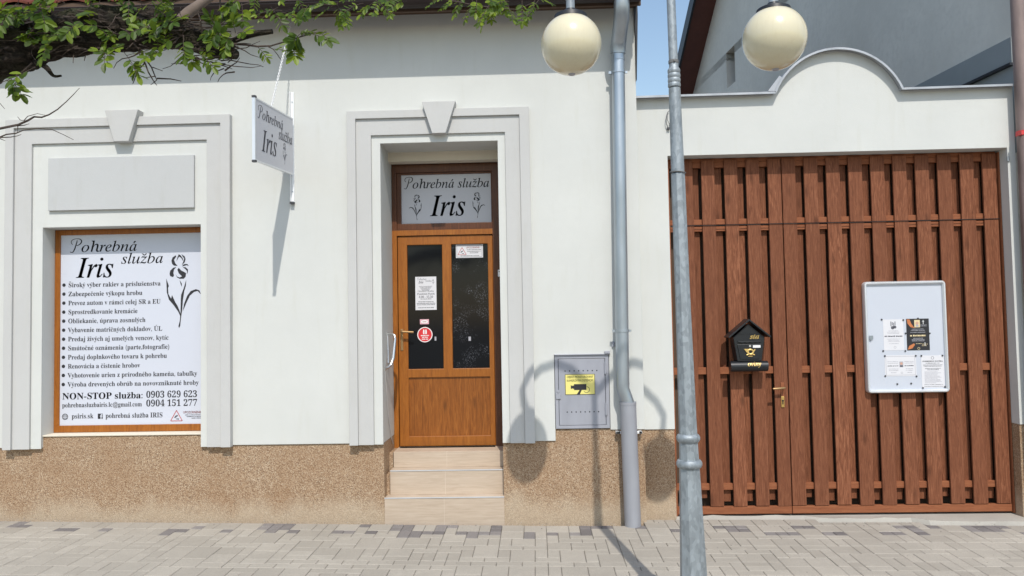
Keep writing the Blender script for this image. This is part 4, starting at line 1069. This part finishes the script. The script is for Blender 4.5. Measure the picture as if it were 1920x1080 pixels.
# ------------------------------------------------------------------ grey neighbour house, its gable wall running back along the yard
nh = thing('grey_house', 'tall grey rendered house behind the gate with dark brown eaves', 'house', (5.6, 5, 0))
P0 = Vector((5.55, .30)); dd_ = Vector((-.0995, .995)); nn_ = Vector((.995, .0995))
def gpt(t, off, z): p = P0 + dd_ * t + nn_ * off; return (p.x, p.y, z)    # t along the wall, off into the house
def remap(b_):                                # built in (t, off, z), turned into place
    b_.v = [gpt(x, y, z) for x, y, z in b_.v]; b_.f = [tuple(reversed(f)) for f in b_.f]; return b_
T1 = 10.0; zr = lambda t: 7.0 + (T1 - t) * .845
b = MB()
wt0, wt1, wz0, wz1 = 7.34, 7.80, 6.435, 7.155
b.cells([.0, wt0, wt1, T1], [-.2, wz0, wz1, 7.0], lambda x, z: not (wt0 < x < wt1 and wz0 < z < wz1), 0, .3)
b.cells([.0, wt0, wt1, 9.81], [7.0, wz1], lambda x, z: not (wt0 < x < wt1 and wz0 < z < wz1), 0, .3)
b.prism([(0.0, 7.156), (9.81, 7.156), (5.0, zr(5.0)), (0, 7.2)], 0, .3)
remap(b); b.build('wall', 'greywall', nh)
b = MB(); b.box(wt0 - .02, wt1 + .02, .22, .25, wz0 - .02, wz1 + .02); remap(b); b.build('window', 'inside', nh)
b = MB(); b.box(.0, .0 + .3, .301, 6, -.2, 7.1); b.box(9.7, 10, .301, 6, -.2, 7.1); remap(b); b.build('side_wall', 'greywall', nh)
b = MB(); b.box(0.02, 2.6, -.03, -.001, 4.275, 4.53); remap(b); b.build('dark_band', 'slate', nh)
b = MB(); b.box(0.01, 2.6, -.06, -.001, 4.25, 4.2745); remap(b); b.build('ledge', 'barge', nh)
b = MB(); b.box(0.01, 2.6, -.012, -.0005, 3.4, 4.2495); remap(b); b.build('lower_band', 'slate', nh)
def rake(o0, o1, d0, d1, name, mat):
    b = MB(); vs = []
    for t, z in ((T1 + .45, zr(T1 + .45)), (4.6, zr(4.6))):
        vs += [(t, o0, z + d0), (t, o1, z + d0), (t, o1, z + d1), (t, o0, z + d1)]
    b.add(vs, [(0, 1, 5, 4), (1, 2, 6, 5), (2, 3, 7, 6), (3, 0, 4, 7), (0, 3, 2, 1), (4, 5, 6, 7)]); remap(b); return b.build(name, mat, nh)
rf_ = rake(-.45, 6, .02, .22, 'roof', 'rooftile')
rake(-.45, .0, -.02, .018, 'soffit', 'vergeboard')
rake(-.50, -.455, -.12, .24, 'barge_board', 'barge')
b = MB(); vs = []
for t, z in ((-.45, zr(10.0)), (4.6, zr(4.6))): vs += [(t, -.45, z), (t, 6, z), (t, 6, z + .2), (t, -.45, z + .2)]
b.add(vs, [(0, 1, 5, 4), (1, 2, 6, 5), (2, 3, 7, 6), (3, 0, 4, 7), (0, 3, 2, 1), (4, 5, 6, 7)]); remap(b); b.build('roof', 'rooftile', nh)
b = MB(); b.box(10.0, 10.4, -.44, .0, 6.60, 6.63); b.box(10.38, 10.46, -.46, 6, 6.58, 6.85); remap(b); b.build('eaves_box', 'gutter', nh)

# ------------------------------------------------------------------ the tree: a leaning limb over the pavement
tree = thing('locust_tree', 'old locust tree with rough dark bark and young green leaves hanging over the pavement', 'tree', (-2.3, -4.3, -.1))
TY = -4.3
kpx = 2.8 / 1420.0
import mathutils
Mi = m3                                      # camera axes, used once to turn measured directions into metres at the tree's own depth
def at(px, py, y):
    d = m3 @ Vector(((px - 960) / 1420, -(py - 540) / 1420, -1.0)); t = (y + 7.1) / d.y
    return Vector((.841, -7.1, 1.857)) + d * t
def rough_tube(pts, rad, n, amp, seed, sub=10):
    P, Q = [], []
    m = len(pts)
    for i in range(m - 1):                   # Catmull-Rom through the points
        p0, p1, p2, p3 = [Vector(pts[max(0, min(m - 1, j))]) for j in (i - 1, i, i + 1, i + 2)]
        for s in range(sub):
            t = s / sub
            P.append(.5 * ((2 * p1) + (p2 - p0) * t + (2 * p0 - 5 * p1 + 4 * p2 - p3) * t * t + (3 * p1 - p0 - 3 * p2 + p3) * t ** 3))
            Q.append(rad[i] + (rad[i + 1] - rad[i]) * t)
    P.append(Vector(pts[-1])); Q.append(rad[-1])
    b = MB(); b.tube(P, Q, n)
    cen = [p for p in P for _ in range(n)]; qq = [q for q in Q for _ in range(n)]
    for i in range(len(cen)):
        v = Vector(b.v[i]); d = v - cen[i]
        s = Vector((v.x * 5, v.y * 14, v.z * 14)) + Vector((seed, seed, 0))
        k = 1 + amp * (noise.fractal(s, .8, 2.1, 4) * .8 + .5 * noise.noise(v * 7 + Vector((seed, 0, 0))))
        if n > 20:
            w_ = noise.noise(Vector((v.x * 9 + v.z * 3, v.y * 42, v.z * 42 + v.x * 6)) + Vector((seed, 9, 2)))
            k += .16 * (.5 - abs(w_) * 2)
        b.v[i] = tuple(cen[i] + d * max(.4, k))
    return b
TR = rough_tube([(-2.32, TY, -.15), (-2.30, TY, .6), (-2.22, TY, 1.4), (-2.05, TY, 2.15), (-1.75, TY, 2.56), (-1.55, TY, 2.70)], [.20, .165, .145, .13, .11, .098], 28, .16, 3.1)
TR.build('trunk', 'bark', tree, smooth=True)
LB = rough_tube([(-1.62, TY, 2.66), (-1.40, TY, 2.795), (-1.192, TY, 2.903), (-.984, TY, 2.968), (-.776, TY, 2.995), (-.569, TY, 2.986), (-.44, TY, 2.95), (-.345, TY, 2.908), (-.272, TY, 2.880)],
                [.102, .085, .078, .078, .082, .062, .046, .036, .018], 72, .26, 7.7, 26)
LB.build('limb', 'bark', tree, smooth=True)
b = rough_tube([at(318, 70, TY), at(345, 32, TY + .02), at(375, 8, TY + .05), at(420, -25, TY + .1), at(470, -60, TY + .1)], [.016, .022, .02, .018, .015], 12, .15, 1.0, 6)
b.build('branch', 'tanbark', tree, smooth=True)
b = rough_tube([at(420, 84, TY), at(452, 71, TY - .05), at(480, 63, TY - .05), at(511, 59, TY - .05)], [.011, .012, .011, .009], 10, .2, 2.0, 6)
b.build('branch', 'bark', tree, smooth=True)
b = rough_tube([at(60, 112, TY), at(85, 125, TY - .06), at(100, 142, TY - .06), at(115, 142, TY - .06)], [.012, .009, .006, .004], 8, .2, 4.0, 5)
b.build('branch', 'bark', tree, smooth=True)
rr = random.Random(17)
tw = MB()
def twig(pts, r0, r1=.0012, y=TY - .07, n=6):
    P = [at(px, py, y + (rr.uniform(-.03, .03) if i else 0)) for i, (px, py) in enumerate(pts)]
    m = len(P); tw.tube(P, [r0 + (r1 - r0) * i / (m - 1) for i in range(m)], n)
    return P
SP = []                                     # twigs that carry leaves
SP.append(twig([(430, 82), (462, 84), (482, 87), (508, 86), (535, 78), (560, 70), (590, 62), (612, 60)], .0045, .0015))
SP.append(twig([(500, 86), (512, 92), (520, 102), (526, 111)], .002))
for pts in ([(272, 110), (270, 120), (257, 133), (252, 150), (249, 157)], [(257, 133), (243, 138)], [(274, 112), (284, 126), (290, 141), (294, 150), (283, 159)], [(294, 147), (320, 148), (340, 152)], [(272, 118), (278, 135), (288, 152), (294, 160)], [(286, 126), (305, 133)], [(290, 143), (272, 146)],
            [(60, 118), (45, 132), (25, 145), (0, 156)], [(12, 150), (25, 160)], [(138, 102), (137, 118)], [(160, 105), (158, 114)],
            [(250, 80), (260, 92), (262, 105)], [(240, 60), (255, 78), (275, 68)], [(232, 36), (240, 55), (265, 60)], [(208, 33), (232, 35), (250, 15)],
            [(380, 65), (376, 40), (372, 25), (378, 15)], [(340, 44), (372, 42), (398, 47)], [(372, 23), (385, 25), (397, 40), (408, 58)], [(413, -6), (412, 18), (420, 35), (430, 48)], [(395, 60), (410, 48), (430, 44)],
            [(500, -6), (470, 5), (430, 16), (395, 20)], [(800, -8), (890, 10), (935, 16), (970, 18), (1000, 5)], [(140, 55), (160, 54), (215, 53)], [(105, 98), (118, 95), (130, 93)]):
    twig(pts, .0032 if len(pts) > 2 else .002)
# bare twigs lower on the left
for pts, r_ in (([(-40, 250), (0, 241), (34, 234), (52, 226), (64, 219), (78, 220), (92, 215), (108, 205), (125, 190), (138, 177), (149, 165)], .0052), ([(0, 241), (30, 236), (45, 235), (55, 232)], .003), ([(34, 234), (48, 227), (38, 225), (33, 219)], .0022), ([(45, 226), (52, 218), (70, 213), (85, 216)], .0016),
                ([(-40, 268), (0, 257), (12, 252), (30, 250), (44, 244), (70, 241), (98, 243), (120, 253), (138, 262)], .0032), ([(0, 258), (20, 257), (32, 255), (40, 252)], .0022), ([(0, 260), (10, 264)], .0016), ([(34, 234), (32, 250)], .0016), ([(-20, 175), (0, 194), (9, 204)], .0016)):
    twig(pts, r_, .0008, TY - .15)
for _ in range(95):                          # dry suckers matted over the limb
    x = rr.choice([rr.uniform(230, 445), rr.uniform(330, 450), rr.uniform(0, 330)])
    cy = 58 + max(0, x - 250) * .22 if x > 250 else 72 if x < 120 else 58
    y = cy + rr.uniform(-42, 38); P = [(x, y)]; a = rr.choice([0, math.pi]) + rr.uniform(-.7, .7)
    for _k in range(rr.randint(3, 6)):
        a += rr.uniform(-.55, .55); l = rr.uniform(8, 17); x += l * math.cos(a); y += l * math.sin(a) * .7; P.append((x, y))
    twig(P, rr.uniform(.0016, .0042), .001, TY - .085, 5)
tw.build('twigs', 'twig', tree)
# compound leaves: oval leaflets in pairs on a thin stalk
lfm = MB(); st = MB()
def leaflet(base, d, nrm, L, w):
    d = d.normalized(); s = d.cross(nrm).normalized(); nrm = s.cross(d)
    prof_ = [(0, 0), (.22, .36), (.5, .5), (.78, .40), (.94, .16), (1, 0)]
    vs = []; droop = rr.uniform(-.12, .2); fold = rr.uniform(.1, .5)
    for t, h in prof_:
        c_ = base + d * L * t - nrm * L * droop * t * t
        vs += [c_ + s * w * h + nrm * w * h * fold, c_, c_ - s * w * h + nrm * w * h * fold]
    fs = []
    for i in range(5):
        a = i * 3
        fs += [(a, a + 1, a + 4, a + 3), (a + 1, a + 2, a + 5, a + 4)]
    lfm.add(vs, fs)
def compound(p, d, L=.13, pairs=5, lw=.036):
    d = d.normalized(); g = Vector((0, 0, -1)); pts = [p]; q = p.copy(); dd2 = d.copy()
    face = Vector((rr.uniform(-.6, .6), -.75 + rr.uniform(-.3, .5), rr.uniform(.1, 1.0))).normalized()
    for i in range(pairs + 1):
        dd2 = (dd2 + g * .10 + Vector((rr.uniform(-.08, .08), rr.uniform(-.08, .08), rr.uniform(-.05, .05)))).normalized()
        q = q + dd2 * L / (pairs + 1); pts.append(q.copy())
        side = dd2.cross(face).normalized()
        if i >= 1 or pairs < 4:
            for s in (-1, 1):
                if rr.random() < .08: continue
                k = lw * rr.uniform(.75, 1.15)
                leaflet(q, side * s * .9 + dd2 * .55 + Vector((0, 0, rr.uniform(-.3, .1))), face + Vector((rr.uniform(-.4, .4), rr.uniform(-.4, .4), rr.uniform(-.4, .4))), k, k * .50)
    leaflet(q, dd2, face, lw * 1.05, lw * .5)
    st.tube(pts, .0011, 5)
def spray(px, py, y, n, spread=1.0, L=.11, lw=.041, pairs=4, dn=.18):
    for _ in range(max(1, int(n * .62 + rr.random()))):
        a = rr.uniform(0, 2 * math.pi)
        d = Vector((math.cos(a), rr.uniform(-.7, .25), math.sin(a) * .8 - dn))
        p = at(px + rr.uniform(-14, 14) * spread, py - 9 + rr.uniform(-9, 9) * spread, y + rr.uniform(-.05, .05))
        compound(p, d, L * rr.uniform(.6, 1.05), pairs, lw * rr.uniform(.75, 1.1))
TF = TY - .09
for px, py, n, L in ((45, 14, 4, .11), (85, 22, 4, .11), (20, 35, 3, .10), (50, 38, 3, .10), (70, 62, 3, .09), (8, 62, 2, .09), (130, 8, 3, .1), (45, 80, 3, .09), (70, 72, 2, .09), (95, 86, 2, .08),
                     (150, 48, 2, .08), (190, 30, 3, .09), (190, 62, 2, .08), (205, 72, 2, .08), (240, 8, 4, .11), (275, 20, 4, .12), (300, 35, 5, .12), (295, 58, 4, .11), (320, 20, 4, .12), (285, 5, 4, .12), (340, 10, 3, .1), (310, 48, 4, .11),
                     (100, 108, 2, .08), (60, 132, 2, .09), (35, 145, 2, .08), (18, 152, 1, .08),
                     (185, 106, 2, .085), (212, 104, 2, .09), (240, 108, 3, .10), (235, 120, 1, .08), (190, 118, 1, .06), (305, 108, 3, .10), (322, 112, 2, .10), (360, 100, 3, .09), (375, 108, 1, .09), (398, 98, 1, .06),
                     (395, 66, 1, .07), (410, 68, 3, .08), (432, 64, 3, .08), (425, 76, 2, .07), (445, 76, 2, .06),
                     (446, 8, 3, .10), (470, 10, 3, .10), (430, 26, 1, .08), (470, 24, 1, .08), (330, 70, 3, .1), (265, 40, 2, .09),
                     (537, 76, 1, .05), (553, 84, 2, .06), (570, 74, 2, .06), (586, 68, 2, .06), (602, 66, 1, .05), (545, 90, 1, .05), (555, 6, 1, .10), (575, 10, 2, .09), (510, 20, 2, .08)):
    spray(px, py, TF, n, 1.0, L)
TB = TY - .10                                # sprays hanging in front of the eaves, a little farther off
for px, py, n in ((520, 24, 3), (530, 32, 2), (600, 10, 3), (615, 20, 3), (640, 12, 4), (645, 28, 2), (670, 14, 4), (690, 8, 3), (705, 6, 4), (740, 0, 3), (755, 4, 2), (790, -2, 3), (825, 2, 3), (850, 6, 3), (870, 6, 4), (895, 4, 4), (915, 10, 4), (930, 18, 3), (945, 6, 4), (960, 20, 3), (985, 8, 4), (1000, 4, 3), (1010, 8, 1), (880, -6, 3), (930, -8, 4), (620, -8, 3), (560, -8, 3), (480, -10, 4), (400, -10, 3), (60, -10, 5), (150, -8, 5), (250, -10, 5)):
    spray(px, py, TB, n, .8, .095, .027, 5, .5)
for P in SP:
    for i in range(1, len(P)):
        if rr.random() < .4: compound(P[i], Vector((rr.uniform(-.3, 1), rr.uniform(-.6, .2), rr.uniform(-.6, .6))), .05, 3, .026)
lfm.build('foliage', 'leaf', tree); st.build('leaf_stalks', 'twig', tree)
